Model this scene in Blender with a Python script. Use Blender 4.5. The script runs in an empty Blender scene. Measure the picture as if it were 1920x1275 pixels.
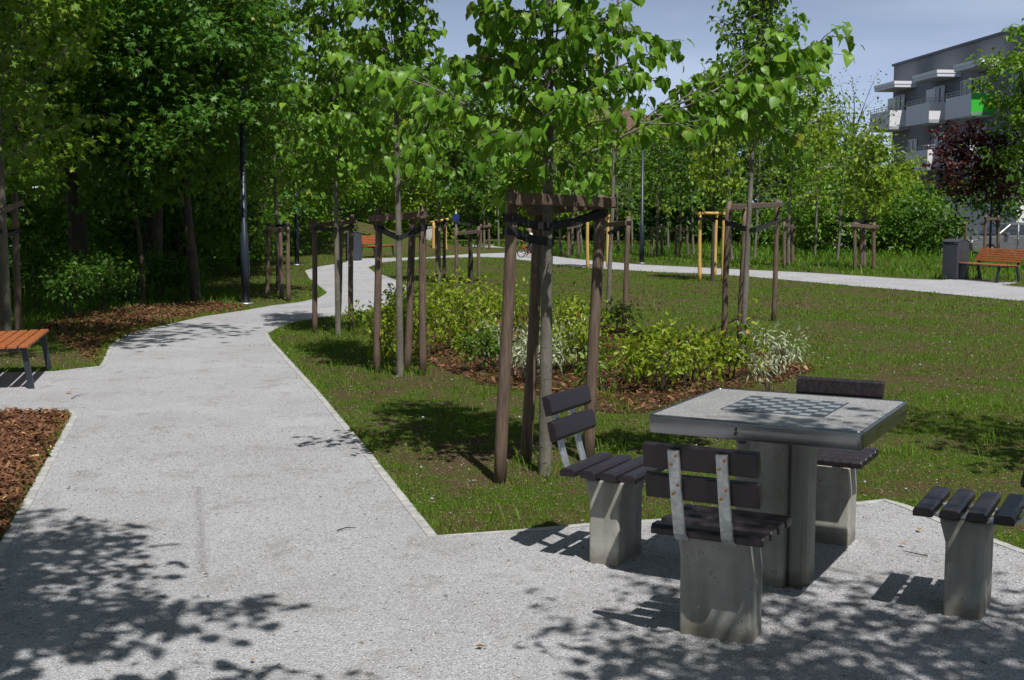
import bpy, bmesh, math
import numpy as np
from mathutils import Vector, Matrix
from mathutils.geometry import tessellate_polygon
R = math.radians
scn = bpy.context.scene
col = scn.collection

# ------------------------------------------------------------------ camera, sky, sun, exposure
F, PITCH, HC = 2320.0, .1035, 1.575          # focal length in photo pixels, downward pitch, eye height
cam = bpy.data.objects.new('camera', bpy.data.cameras.new('camera')); col.objects.link(cam)
cam.location = (0, 0, HC); cam.rotation_euler = (math.pi/2 - PITCH, 0, 0)
cam.data.sensor_width = 36; cam.data.lens = 36*F/1920; cam.data.clip_end = 2000; cam.data.clip_start = .05
scn.camera = cam
SUN_EL, SUN_AZ = R(60), R(-70)               # azimuth of the sun measured from +x (behind the camera, to the right)
sd = Vector((math.cos(SUN_AZ)*math.cos(SUN_EL), math.sin(SUN_AZ)*math.cos(SUN_EL), math.sin(SUN_EL)))
sun = bpy.data.objects.new('sun', bpy.data.lights.new('sun', 'SUN')); col.objects.link(sun)
sun.data.energy = 5.0; sun.data.angle = R(.53); sun.data.color = (1, .965, .925)
sun.rotation_euler = sd.to_track_quat('Z', 'Y').to_euler()
w = bpy.data.worlds.new('World'); scn.world = w; w.use_nodes = True
nt = w.node_tree; nt.nodes.clear()
sk = nt.nodes.new('ShaderNodeTexSky'); sk.sky_type = 'NISHITA'; sk.sun_disc = False
sk.sun_elevation = SUN_EL; sk.sun_rotation = math.pi/2 - SUN_AZ
sk.air_density = .75; sk.dust_density = 1.0; sk.ozone_density = 1.6; sk.altitude = 200
bg = nt.nodes.new('ShaderNodeBackground'); bg.inputs[1].default_value = .05
tc = nt.nodes.new('ShaderNodeTexCoord'); mp = nt.nodes.new('ShaderNodeMapping'); mp.inputs['Scale'].default_value = (1.2, 1.2, 7)
cn = nt.nodes.new('ShaderNodeTexNoise'); cn.inputs['Scale'].default_value = 2.2; cn.inputs['Detail'].default_value = 7
cr = nt.nodes.new('ShaderNodeValToRGB'); cr.color_ramp.elements[0].position = .46; cr.color_ramp.elements[1].position = .78
cr.color_ramp.elements[0].color = (.06, .06, .06, 1); cr.color_ramp.elements[1].color = (.42, .42, .42, 1)
mx = nt.nodes.new('ShaderNodeMix'); mx.data_type = 'RGBA'; mx.inputs[7].default_value = (17, 18.5, 22, 1)
out = nt.nodes.new('ShaderNodeOutputWorld'); L = nt.links.new
L(tc.outputs['Generated'], mp.inputs[0]); L(mp.outputs[0], cn.inputs[0]); L(cn.outputs[0], cr.inputs[0]); L(cr.outputs[0], mx.inputs[0])
sx_ = nt.nodes.new('ShaderNodeSeparateXYZ'); L(tc.outputs['Generated'], sx_.inputs[0])
hr = nt.nodes.new('ShaderNodeValToRGB'); hr.color_ramp.elements[0].color = (.8, .8, .8, 1); hr.color_ramp.elements[1].color = (0, 0, 0, 1); hr.color_ramp.elements[0].position = .0; hr.color_ramp.elements[1].position = .24
m2 = nt.nodes.new('ShaderNodeMix'); m2.data_type = 'RGBA'; m2.inputs[7].default_value = (12.4, 15.4, 22, 1); L(sx_.outputs[2], hr.inputs[0]); L(hr.outputs[0], m2.inputs[0]); L(sk.outputs[0], m2.inputs[6])
L(m2.outputs[2], mx.inputs[6]); L(mx.outputs[2], bg.inputs[0]); L(bg.outputs[0], out.inputs[0])
vs = scn.view_settings; vs.view_transform = 'Standard'; vs.look = 'None'; vs.exposure = .06; vs.gamma = 1
scn.cycles.use_denoising = True
scn.cycles.max_bounces = 6; scn.cycles.diffuse_bounces = 3; scn.cycles.transmission_bounces = 4; scn.cycles.glossy_bounces = 3
scn.cycles.sample_clamp_indirect = 6

# ------------------------------------------------------------------ points of the place
def ray(px, py):
    c, s = math.cos(PITCH), math.sin(PITCH); a = (px-960)/F; b = (637.5-py)/F
    return np.array([a, c+b*s, b*c-s])
def G(px, py, z=0.0):                         # ground point
    d = ray(px, py); t = (z-HC)/d[2]; return (d[0]*t, d[1]*t)
def AT(px, py, Y):                            # point at a depth
    d = ray(px, py); t = Y/d[1]; return np.array([d[0]*t, Y, HC+d[2]*t])
def sm(a, b, x):
    t = np.clip((np.asarray(x, float)-a)/(b-a), 0, 1); return t*t*(3-2*t)
def hgt(x, y):                                # terrain height
    x = np.asarray(x, float); y = np.asarray(y, float)
    left = sm(0, 8, -x-(5.2+.17*y))*sm(13, 22, y)*.95
    mound = 1.25*np.exp(-(((x+7.2)/3.6)**2+((y-50.5)/2.8)**2))
    low = -.6*sm(0, 5, x-13.5)*sm(42, 53, y)
    return left+mound+low

# ------------------------------------------------------------------ objects
def tag(o, label=None, cat=None, group=None, kind=None):
    if label: o['label'] = label
    if cat: o['category'] = cat
    if group: o['group'] = group
    if kind: o['kind'] = kind
    return o
def thing(name, label, cat, loc=(0, 0, 0), rz=0, group=None):
    o = bpy.data.objects.new(name, None); col.objects.link(o); o.empty_display_size = .1
    o.location = loc; o.rotation_euler = (0, 0, rz); return tag(o, label, cat, group)
def link(name, me, mat=None, parent=None):
    o = bpy.data.objects.new(name, me); col.objects.link(o)
    if mat is not None: me.materials.append(mat)
    if parent is not None:
        o.parent = parent
    return o
def dup(root, loc, rz=0, scale=1, label=None, group=None):
    r = root.copy(); col.objects.link(r); r.location = loc; r.rotation_euler = (0, 0, rz)
    r.scale = (scale,)*3 if not hasattr(scale, '__len__') else scale
    if label: r['label'] = label
    if group: r['group'] = group
    for ch in list(root.children):
        c = ch.copy(); col.objects.link(c); c.parent = r
        for g in list(ch.children):
            d = g.copy(); col.objects.link(d); d.parent = c
    return r
def npmesh(name, V, Fc, lv=None, smooth=False):   # bulk mesh: V (n,3), Fc (m,k)
    V = np.ascontiguousarray(V, dtype=np.float32); Fc = np.ascontiguousarray(Fc, dtype=np.int32)
    me = bpy.data.meshes.new(name); m, k = Fc.shape
    me.vertices.add(len(V)); me.vertices.foreach_set('co', V.ravel())
    me.loops.add(m*k); me.loops.foreach_set('vertex_index', Fc.ravel())
    me.polygons.add(m); me.polygons.foreach_set('loop_start', np.arange(0, m*k, k, dtype=np.int32))
    me.polygons.foreach_set('loop_total', np.full(m, k, dtype=np.int32))
    if smooth: me.polygons.foreach_set('use_smooth', np.ones(m, dtype=bool))
    if lv is not None:
        a = me.color_attributes.new('lv', 'FLOAT_COLOR', 'POINT')
        c = np.ones((len(V), 4), dtype=np.float32); c[:, :lv.shape[1]] = lv; a.data.foreach_set('color', c.ravel())
    me.update(calc_edges=True); return me
class MB:                                      # collects shapes into one mesh
    def __init__(s): s.v = []; s.f = []; s.sm = []
    def add(s, vs, fs, smooth=False):
        n = len(s.v); s.v += [tuple(map(float, v)) for v in vs]; s.f += [tuple(n+i for i in f) for f in fs]; s.sm += [smooth]*len(fs); return s
    def box(s, x0, x1, y0, y1, z0, z1, M=None):
        vs = [Vector((x, y, z)) for z in (z0, z1) for y in (y0, y1) for x in (x0, x1)]
        if M is not None: vs = [M @ v for v in vs]
        return s.add(vs, [(0, 2, 3, 1), (4, 5, 7, 6), (0, 1, 5, 4), (2, 6, 7, 3), (0, 4, 6, 2), (1, 3, 7, 5)])
    def prism(s, poly, a0, a1, axis='y', M=None):      # poly in the two other axes, extruded along axis
        n = len(poly); vs = []
        for a in (a0, a1):
            for p, q in poly:
                v = {'y': (p, a, q), 'x': (a, p, q), 'z': (p, q, a)}[axis]; vs.append(Vector(v) if M is None else M @ Vector(v))
        return s.add(vs, [tuple(range(n)), tuple(range(2*n-1, n-1, -1))]+[(i, i+n, (i+1) % n+n, (i+1) % n) for i in range(n)])
    def tube(s, pts, rad, n=8, cap=True, squash=None):
        pts = [Vector(p) for p in pts]; rad = [rad]*len(pts) if not hasattr(rad, '__len__') else rad
        vs = []; up = Vector((0, 0, 1)); prev = None
        for i, p in enumerate(pts):
            t = (pts[min(i+1, len(pts)-1)]-pts[max(i-1, 0)]).normalized()
            if prev is None:
                u = t.cross(up if abs(t.z) < .95 else Vector((1, 0, 0))).normalized()
            else:
                u = (prev-t*prev.dot(t)).normalized()
            prev = u; w_ = t.cross(u)
            for k in range(n):
                a = 2*math.pi*k/n; vs.append(p+(u*math.cos(a)+w_*math.sin(a))*rad[i])
        fs = [(i*n+k, i*n+(k+1) % n, (i+1)*n+(k+1) % n, (i+1)*n+k) for i in range(len(pts)-1) for k in range(n)]
        s.add(vs, fs, True)
        if cap:
            b = len(s.v)-len(vs); s.f += [tuple(b+k for k in range(n-1, -1, -1)), tuple(b+(len(pts)-1)*n+k for k in range(n))]; s.sm += [False]*2
        return s
    def build(s, name, mat, parent=None, bevel=0, seg=2):
        me = bpy.data.meshes.new(name); me.from_pydata(s.v, [], s.f)
        bm = bmesh.new(); bm.from_mesh(me); bmesh.ops.recalc_face_normals(bm, faces=bm.faces)
        if bevel:
            es = [e for e in bm.edges if len(e.link_faces) == 2 and e.calc_face_angle(0) > .5]
            bmesh.ops.bevel(bm, geom=es, offset=bevel, segments=seg, profile=.5, affect='EDGES', clamp_overlap=True)
        bm.to_mesh(me); bm.free()
        if not bevel and any(s.sm): me.polygons.foreach_set('use_smooth', s.sm if len(me.polygons) == len(s.sm) else [True]*len(me.polygons))
        return link(name, me, mat, parent)

# ------------------------------------------------------------------ materials
class NT:
    def __init__(s, name, rough=.8):
        s.m = bpy.data.materials.new(name); s.m.use_nodes = True; s.t = s.m.node_tree; s.p = s.t.nodes['Principled BSDF']; s.p.inputs['Roughness'].default_value = rough
        s.o = s.t.nodes['Material Output']
        c = s.t.nodes.new('ShaderNodeTexCoord'); s.co = c.outputs['Object']
        g = s.t.nodes.new('ShaderNodeNewGeometry'); s.pos = g.outputs['Position']
    def lk(s, a, b): s.t.links.new(a, b)
    def noise(s, scale, detail=4, rough=.55, vec=None, out=0, stretch=None, w=0):
        n = s.t.nodes.new('ShaderNodeTexNoise'); n.inputs['Scale'].default_value = scale; n.inputs['Detail'].default_value = detail; n.inputs['Roughness'].default_value = rough
        v = vec or s.pos
        if stretch:
            m = s.t.nodes.new('ShaderNodeMapping'); m.inputs['Scale'].default_value = stretch; s.lk(v, m.inputs[0]); v = m.outputs[0]
        s.lk(v, n.inputs['Vector']); return n.outputs[out]
    def voro(s, scale, feat='F1', out='Color', vec=None):
        n = s.t.nodes.new('ShaderNodeTexVoronoi'); n.feature = feat; n.inputs['Scale'].default_value = scale; s.lk(vec or s.pos, n.inputs['Vector']); return n.outputs[out]
    def ramp(s, fac, stops):
        r = s.t.nodes.new('ShaderNodeValToRGB'); e = r.color_ramp.elements
        while len(e) < len(stops): e.new(.5)
        for i, (p, c) in enumerate(stops):
            e[i].position = p; c = (c, c, c) if not hasattr(c, '__len__') else c; e[i].color = (*c, 1)
        s.lk(fac, r.inputs[0]); return r.outputs[0]
    def mix(s, f, a, b, mode='MIX'):
        n = s.t.nodes.new('ShaderNodeMix'); n.data_type = 'RGBA'; n.blend_type = mode
        for i, x in ((0, f), (6, a), (7, b)):
            if hasattr(x, 'is_linked') or isinstance(x, bpy.types.NodeSocket): s.lk(x, n.inputs[i])
            elif i == 0: n.inputs[0].default_value = x
            else: n.inputs[i].default_value = (*((x, x, x) if not hasattr(x, '__len__') else x), 1)
        return n.outputs[2]
    def math(s, op, a, b=0.0):
        n = s.t.nodes.new('ShaderNodeMath'); n.operation = op
        for i, x in ((0, a), (1, b)):
            if isinstance(x, bpy.types.NodeSocket): s.lk(x, n.inputs[i])
            else: n.inputs[i].default_value = x
        return n.outputs[0]
    def color(s, c):
        if isinstance(c, bpy.types.NodeSocket): s.lk(c, s.p.inputs['Base Color'])
        else: s.p.inputs['Base Color'].default_value = (*c, 1)
    def bump(s, h, strength=.5, dist=.01):
        b = s.t.nodes.new('ShaderNodeBump'); b.inputs['Strength'].default_value = strength; b.inputs['Distance'].default_value = dist
        s.lk(h, b.inputs['Height']); s.lk(b.outputs[0], s.p.inputs['Normal'])

def m_plain(name, c, rough=.6, metal=0, var=.15, scale=6, bump=0):
    n = NT(name, rough); k = n.noise(scale, 5, vec=n.co)
    lo = tuple(v*(1-var) for v in c); hi = tuple(min(1, v*(1+var)) for v in c)
    n.color(n.ramp(k, [(.3, lo), (.7, hi)])); n.p.inputs['Metallic'].default_value = metal
    if bump: n.bump(n.noise(scale*12, 4, vec=n.co), bump, .003)
    return n.m
def m_leaf(name, a, b, c, yellow=(.3, .34, .03), trans=.45, tcol=None, ypos=.975):
    n = NT(name, .42); at = n.t.nodes.new('ShaderNodeAttribute'); at.attribute_name = 'lv'
    sp = n.t.nodes.new('ShaderNodeSeparateColor'); n.lk(at.outputs['Color'], sp.inputs[0])
    base = n.ramp(sp.outputs[0], [(0, a), (.5, b), (.93, c), (ypos, c), (min(1, ypos+.015), yellow)])
    base = n.mix(n.math('MULTIPLY', sp.outputs[1], .55), base, c)
    n.color(base); n.p.inputs['Specular IOR Level'].default_value = .35
    tr = n.t.nodes.new('ShaderNodeBsdfTranslucent'); tb = n.mix(.55, base, tcol or (.22, .36, .02)); n.lk(tb, tr.inputs[0])
    ms = n.t.nodes.new('ShaderNodeMixShader'); ms.inputs[0].default_value = trans
    n.lk(n.p.outputs[0], ms.inputs[1]); n.lk(tr.outputs[0], ms.inputs[2]); n.lk(ms.outputs[0], n.o.inputs[0]); return n.m
def m_bark(name, a, b, moss=0):
    n = NT(name, .9); k = n.noise(9, 7, .65, vec=n.co, stretch=(1.6, 1.6, .35)); c = n.ramp(k, [(.3, a), (.7, b)]); sp_ = n.noise(42, 3, .6, vec=n.co, stretch=(.5, .5, 2.2)); c = n.mix(n.ramp(sp_, [(.6, 0), (.68, .75)]), c, tuple(v*.35 for v in a)); li = n.noise(5, 5, vec=n.co); c = n.mix(n.ramp(li, [(.55, 0), (.7, .5)]), c, tuple(v*1.5 for v in b))
    n.color(c); n.bump(n.noise(30, 6, .7, vec=n.co, stretch=(1.6, 1.6, .3)), 1, .012); return n.m
def m_wood(name, a, b, c, rough=.75, sx=(9, 9, .7)):
    n = NT(name, rough); k = n.noise(7, 6, .6, vec=n.co, stretch=sx); big = n.noise(1.3, 3, vec=n.co)
    base = n.ramp(k, [(.28, a), (.5, b), (.75, c)]); base = n.mix(n.ramp(big, [(.35, 0), (.7, .5)]), base, tuple(v*1.35 for v in b))
    n.color(base); n.bump(k, .5, .004); return n.m

def m_gravel():
    n = NT('gravel', .95); v = n.voro(145); grain = n.ramp(v, [(0, (.2, .2, .215)), (.45, (.38, .382, .4)), (.8, (.53, .53, .545)), (1, (.72, .72, .72))])
    f = n.noise(330, 3, .7); grain = n.mix(.35, grain, n.ramp(f, [(.3, .12), (.7, .66)]))
    patch = n.noise(.9, 6, .6); grain = n.mix(1, grain, n.ramp(patch, [(.3, (.86, .85, .84)), (.65, (1.04, 1.04, 1.05))]), 'MULTIPLY')
    dirt = n.noise(3.4, 9, .75, stretch=(1, .7, 1)); grain = n.mix(n.ramp(dirt, [(.53, 0), (.68, .55)]), grain, (.19, .165, .13))
    fl = n.noise(24, 3, .6); grain = n.mix(n.ramp(fl, [(.66, 0), (.71, .75)]), grain, (.1, .085, .07))
    (x0, y0), (x1, y1) = G(371, 915), G(381, 1078); sx = n.t.nodes.new('ShaderNodeSeparateXYZ'); n.lk(n.pos, sx.inputs[0]); k = (x1-x0)/(y1-y0)
    dx = n.math('ABSOLUTE', n.math('SUBTRACT', sx.outputs[0], n.math('ADD', n.math('MULTIPLY', sx.outputs[1], k), x0-k*y0))); dx = n.math('ADD', dx, n.math('MULTIPLY', n.noise(14, 6, .7), .075))
    my = n.math('MULTIPLY', n.math('GREATER_THAN', sx.outputs[1], y1), n.math('LESS_THAN', sx.outputs[1], y0)); grain = n.mix(n.math('MULTIPLY', my, n.ramp(dx, [(.03, .42), (.075, 0)])), grain, (.1, .09, .075))
    n.color(grain); h = n.voro(145, out='Distance'); h2 = n.math('ADD', n.math('MULTIPLY', h, -.6), n.math('MULTIPLY', n.noise(30, 5), .8)); n.bump(h2, .9, .012); return n.m
def m_lawn():
    n = NT('lawn', .95); a = n.noise(.7, 8, .68); b = n.noise(5, 8, .75); c = n.noise(60, 4, .7)
    d_ = n.noise(170, 4, .8); soil = n.mix(n.ramp(d_, [(.3, 0), (.7, 1)]), n.ramp(c, [(.3, (.03, .02, .011)), (.6, (.085, .058, .033))]), n.ramp(c, [(.3, (.07, .05, .027)), (.7, (.14, .105, .06))]))
    grass = n.ramp(c, [(.3, (.022, .05, .004)), (.6, (.06, .115, .009)), (.8, (.1, .17, .016))])
    f = n.math('ADD', n.math('MULTIPLY', a, .6), n.math('MULTIPLY', b, .55)); base = n.mix(n.ramp(f, [(.52, 0), (.64, .92)]), soil, grass)
    st = n.voro(13, out='Distance'); base = n.mix(n.ramp(st, [(.03, .6), (.05, 0)]), base, (.26, .24, .2))
    n.color(base); n.bump(n.math('ADD', b, n.math('MULTIPLY', c, .6)), .8, .03); return n.m
def m_mulch():
    n = NT('bark_mulch', .95); v = n.voro(48, vec=None); g = n.noise(50, 5, .7, stretch=(1, 2.2, 1))
    c = n.ramp(v, [(0, (.035, .015, .01)), (.4, (.085, .038, .022)), (.75, (.16, .075, .042)), (1, (.26, .16, .09))])
    c = n.mix(1, c, n.ramp(g, [(.3, .35), (.7, 1.15)]), 'MULTIPLY'); n.color(c); n.bump(g, 1, .03); return n.m
def m_terrazzo():
    n = NT('terrazzo', .5); v = n.voro(190); f = n.noise(420, 3)
    c = n.ramp(v, [(0, (.05, .05, .05)), (.35, (.17, .17, .165)), (.75, (.31, .31, .3)), (1, (.58, .57, .54))]); c = n.mix(.35, c, n.ramp(f, [(.35, .16), (.65, .6)]))
    c = n.mix(1, c, n.ramp(n.noise(5, 5), [(.3, .86), (.7, 1.02)]), 'MULTIPLY'); n.color(c); n.bump(f, .12, .001); return n.m
def m_concrete():
    n = NT('cast_concrete', .85); k = n.noise(3.2, 7, .62, vec=n.co); c = n.ramp(k, [(.3, (.25, .243, .215)), (.55, (.38, .372, .335)), (.75, (.48, .47, .43))])
    sp = n.voro(60, out='Distance', vec=n.co); pit = n.noise(17, 2, vec=n.co); f = n.math('MULTIPLY', n.ramp(sp, [(.14, 1), (.24, 0)]), n.ramp(pit, [(.54, 0), (.6, 1)]))
    c = n.mix(f, c, (.12, .115, .1))
    st = n.noise(2.2, 5, vec=n.co, stretch=(5, 5, .6)); c = n.mix(n.ramp(st, [(.45, 0), (.7, .65)]), c, (.17, .155, .12)); zz = n.t.nodes.new('ShaderNodeSeparateXYZ'); n.lk(n.pos, zz.inputs[0]); spl = n.math('ADD', zz.outputs[2], n.math('MULTIPLY', n.noise(25, 5), -.09)); c = n.mix(n.ramp(spl, [(-.0, .7), (.05, 0)]), c, (.15, .13, .1))
    n.color(c); n.bump(n.noise(60, 6, vec=n.co), .25, .003); return n.m
def m_steel(name, c, rough, brush=(60, 1, 60)):
    n = NT(name, rough); k = n.noise(4, 6, vec=n.co, stretch=brush); sm_ = n.noise(5, 4, vec=n.co)
    n.color(n.mix(n.ramp(sm_, [(.35, 0), (.7, .6)]), c, tuple(v*.72 for v in c))); n.p.inputs['Metallic'].default_value = 1
    n.lk(n.ramp(k, [(.3, rough-.08), (.7, rough+.12)]), n.p.inputs['Roughness']); return n.m
def m_galv():
    n = NT('galvanised_steel', .42); v = n.voro(60, vec=n.co); c = n.ramp(v, [(0, (.36, .39, .41)), (1, (.58, .61, .62))]); d = n.noise(9, 5, vec=n.co)
    c = n.mix(n.ramp(d, [(.5, 0), (.75, .5)]), c, (.3, .31, .3)); n.color(c); n.p.inputs['Metallic'].default_value = .75; return n.m
def m_slat():
    n = NT('dark_plastic_slat', .38); k = n.noise(6, 6, .6, vec=n.co, stretch=(.8, 8, 8)); n.color(n.ramp(k, [(.3, (.012, .008, .011)), (.7, (.025, .018, .022))]))
    n.lk(n.ramp(k, [(.3, .3), (.7, .5)]), n.p.inputs['Roughness']); n.bump(n.noise(90, 4, vec=n.co), .15, .001); return n.m
def m_glass(name, c=(.03, .035, .04)):
    n = NT(name, .06); n.color(c); n.p.inputs['Specular IOR Level'].default_value = .9; return n.m

M = dict(
    gravel=m_gravel(), lawn=m_lawn(), mulch=m_mulch(), terrazzo=m_terrazzo(), concrete=m_concrete(), galv=m_galv(), slat=m_slat(),
    kerb=m_plain('kerb_concrete', (.36, .355, .34), .9, 0, .3, 14, .5), steel=m_steel('brushed_steel', (.34, .35, .36), .3, (1.2, 1.2, 70)),
    grid=m_plain('dark_inlay', (.05, .058, .07), .45, 0, .2), inlay=m_plain('pale_inlay', (.24, .26, .28), .35, 0, .15, 40), rust=m_plain('rusty_bolt', (.3, .13, .05), .8, .2),
    stake=m_wood('weathered_post', (.04, .026, .018), (.115, .078, .055), (.21, .155, .115)), stakep=m_wood('yellow_post', (.38, .22, .05), (.52, .33, .09), (.66, .45, .16)),
    strap=m_plain('black_strap', (.012, .012, .014), .7), orange=m_wood('orange_slat_wood', (.2, .055, .016), (.31, .095, .028), (.42, .16, .055), .5, (.8, 9, 9)),
    anth=m_plain('anthracite_paint', (.026, .032, .042), .4), dark=m_plain('black_void', (.008, .008, .009), .9), bin=m_plain('slate_bin_paint', (.045, .05, .062), .45),
    pole=m_plain('lamp_pole_paint', (.018, .026, .04), .4), barkg=m_bark('grey_bark', (.1, .09, .07), (.21, .195, .16)), barkd=m_bark('dark_bark', (.035, .028, .02), (.085, .07, .052)),
    linden=m_leaf('linden_leaf', (.06, .16, .012), (.125, .29, .022), (.24, .43, .045)),
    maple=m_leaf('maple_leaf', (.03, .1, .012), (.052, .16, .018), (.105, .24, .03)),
    maplet=m_leaf('maple_tip_leaf', (.06, .17, .014), (.11, .25, .02), (.22, .34, .03)),
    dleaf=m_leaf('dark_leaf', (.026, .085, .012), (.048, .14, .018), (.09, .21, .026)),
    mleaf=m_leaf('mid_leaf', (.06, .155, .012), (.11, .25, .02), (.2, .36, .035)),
    yleaf=m_leaf('light_leaf', (.09, .18, .01), (.17, .28, .018), (.3, .4, .03)),
    bleaf=m_leaf('blue_green_leaf', (.04, .085, .03), (.07, .13, .045), (.11, .18, .06)),
    pleaf=m_leaf('purple_leaf', (.028, .006, .01), (.055, .012, .016), (.1, .025, .022), yellow=(.12, .03, .02), trans=.3, tcol=(.16, .012, .015)),
    shrub=m_leaf('yellow_shrub_leaf', (.09, .17, .01), (.18, .28, .015), (.34, .4, .028), yellow=(.4, .25, .05), ypos=.96),
    shrubg=m_leaf('green_shrub_leaf', (.035, .1, .012), (.08, .17, .02), (.17, .26, .03)),
    vari=m_leaf('variegated_leaf', (.16, .24, .09), (.34, .4, .22), (.6, .62, .45), yellow=(.7, .7, .6), trans=.3, tcol=(.4, .5, .2)),
    grass=m_leaf('grass_blade', (.05, .11, .008), (.085, .18, .012), (.16, .27, .024), yellow=(.3, .25, .1), ypos=.94),
    lush=m_leaf('lush_grass_blade', (.035, .1, .01), (.065, .17, .014), (.12, .25, .025), yellow=(.3, .3, .1)),
    chip=m_leaf('bark_chip', (.05, .022, .013), (.11, .047, .027), (.22, .11, .058), yellow=(.5, .33, .16), trans=.0),
    soil=m_leaf('soil_crumb', (.05, .034, .02), (.11, .08, .05), (.2, .155, .1), yellow=(.34, .27, .17), ypos=.94, trans=.0),
    stone=m_leaf('pebble', (.2, .2, .2), (.38, .38, .39), (.55, .55, .55), yellow=(.1, .09, .08), trans=.0),
    flower=m_leaf('cream_flower', (.6, .6, .42), (.7, .7, .55), (.8, .8, .65), yellow=(.8, .8, .7), trans=.2, tcol=(.6, .6, .4)),
    render=m_plain('grey_render', (.19, .2, .225), .85, 0, .08, 1), balc=m_plain('balcony_grey', (.66, .69, .76), .7, 0, .05, 1), white=m_plain('white_cladding', (.74, .75, .77), .6, 0, .05, 1),
    green=m_plain('green_panel', (.04, .48, .04), .5, 0, .04), frame=m_plain('white_window_frame', (.6, .6, .6), .5), glass=m_glass('window_glass'), ochre=m_plain('ochre_render', (.5, .32, .12), .85),
    tile=m_plain('clay_roof_tile', (.12, .065, .05), .85, 0, .3, 3), redtile=m_plain('red_roof_tile', (.4, .13, .08), .85, 0, .3, 3), asphalt=m_plain('asphalt', (.06, .06, .06), .9, 0, .2, 4),
    carg=m_plain('grey_car_paint', (.2, .2, .205), .2, .5, .05), carb=m_plain('blue_car_paint', (.03, .05, .085), .25, .4, .05), carw=m_plain('white_car_paint', (.7, .7, .7), .3, 0, .03),
    tyre=m_plain('tyre_rubber', (.015, .015, .015), .85), rim=m_plain('alloy', (.6, .6, .6), .3, .8), lamp=m_plain('headlight_glass', (.7, .72, .75), .15), rail=m_plain('silver_rail', (.5, .51, .53), .4, .4),
    skin=m_plain('skin', (.5, .3, .22), .6), shirt=m_plain('white_cloth', (.75, .75, .78), .8), trousers=m_plain('navy_cloth', (.02, .022, .035), .9), hair=m_plain('brown_hair', (.03, .018, .01), .7), red=m_plain('orange_plastic', (.6, .1, .02), .4),
    blue=m_plain('sign_blue', (.01, .025, .14), .5), cab=m_plain('cabinet_grey', (.45, .45, .43), .7), litter=m_plain('dry_leaf', (.3, .19, .08), .9), wire=m_plain('fence_wire', (.3, .34, .32), .5, .5),
)

# ------------------------------------------------------------------ the setting: ground, paths, beds
xs = np.concatenate([np.linspace(-400, -42, 12), np.arange(-40, 40.1, .5), np.linspace(42, 400, 12)])
ys = np.concatenate([np.linspace(-60, -6, 8), np.arange(-5, 80.1, .5), np.linspace(84, 900, 14)])
XX, YY = np.meshgrid(xs, ys); nx, ny = len(xs), len(ys)
ii = (np.arange(ny-1)[:, None]*nx+np.arange(nx-1)[None]).ravel()
M['lawn'].node_tree.nodes['Principled BSDF'].inputs['Specular IOR Level'].default_value = .05; M['mulch'].node_tree.nodes['Principled BSDF'].inputs['Specular IOR Level'].default_value = .1; M['gravel'].node_tree.nodes['Principled BSDF'].inputs['Specular IOR Level'].default_value = .2
for k_ in ('grass', 'lush', 'soil', 'chip', 'stone'): M[k_].node_tree.nodes['Principled BSDF'].inputs['Specular IOR Level'].default_value = .08
ground = link('ground', npmesh('ground', np.stack([XX.ravel(), YY.ravel(), hgt(XX, YY).ravel()], 1), np.stack([ii, ii+1, ii+nx+1, ii+nx], 1), smooth=True), M['lawn'])
tag(ground, 'worn lawn of thin grass and bare soil', kind='structure')
def rag(pts, amp, seed):
    r = np.random.default_rng(seed); o = []
    for i, p in enumerate(pts):
        q = pts[(i+1) % len(pts)]; m = max(1, int(math.hypot(q[0]-p[0], q[1]-p[1])/.12))
        o += [(p[0]+(q[0]-p[0])*j/m+r.normal(0, amp), p[1]+(q[1]-p[1])*j/m+r.normal(0, amp)) for j in range(m)]
    return o
def sheet(name, pts, z, mat, label, drape=False):
    P = [Vector((p[0], p[1], 0)) for p in pts]; tr = tessellate_polygon([P]); mb = MB(); mb.add([(p.x, p.y, z+(float(hgt(p.x, p.y)) if drape else 0)) for p in P], tr)
    o = mb.build(name, mat); tag(o, label, kind='structure')
    if o.data.polygons[0].normal.z < 0: o.data.flip_normals()
    return o
PX_LEFT = [(0, 1022), (133, 783), (125, 772), (0, 772)]
PX_LEFT2 = [(60, 700), (103, 698), (187, 688), (205, 650), (235, 628), (300, 613), (380, 595), (460, 583), (510, 574), (560, 568), (597, 560), (612, 551), (600, 541), (582, 526), (572, 508), (600, 500), (630, 495.5), (650, 492),
            (655, 486.5), (690, 485), (740, 484), (800, 483), (862, 478), (920, 473.5), (938, 471), (930, 468), (880, 466), (830, 462.5), (780, 461)]
PX_TOP = [(780, 459), (860, 459.8), (925, 459), (927, 462), (950, 465), (985, 469), (1020, 478), (1060, 484), (1100, 488), (1200, 496.5), (1320, 502.5), (1400, 506.5), (1500, 511), (1600, 517), (1690, 523), (1765, 526), (1790, 524), (1912, 530), (1876, 535), (1920, 539.5)]
PX_IN = [(1920, 566), (1700, 545), (1600, 537), (1500, 528), (1400, 519), (1300, 513), (1240, 511), (1100, 503), (1050, 498), (1000, 491), (960, 486), (940, 483.5), (900, 482), (850, 483), (800, 485), (780, 487), (740, 490), (712, 493), (690, 502), (700, 510), (740, 525), (770, 543), (778, 552),
         (760, 568), (700, 583), (650, 590), (600, 597), (560, 603), (525, 614), (503, 627), (512, 642), (600, 738), (700, 858), (820, 1008), (960, 998), (1105, 985), (1250, 976), (1400, 965), (1635, 942), (1660, 939), (1700, 950), (1780, 983), (1920, 1035)]
def gl(ps): return [G(*p) for p in ps]
def cut(a, b, t): return (a[0]+(b[0]-a[0])*t, a[1]+(b[1]-a[1])*t)
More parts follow.
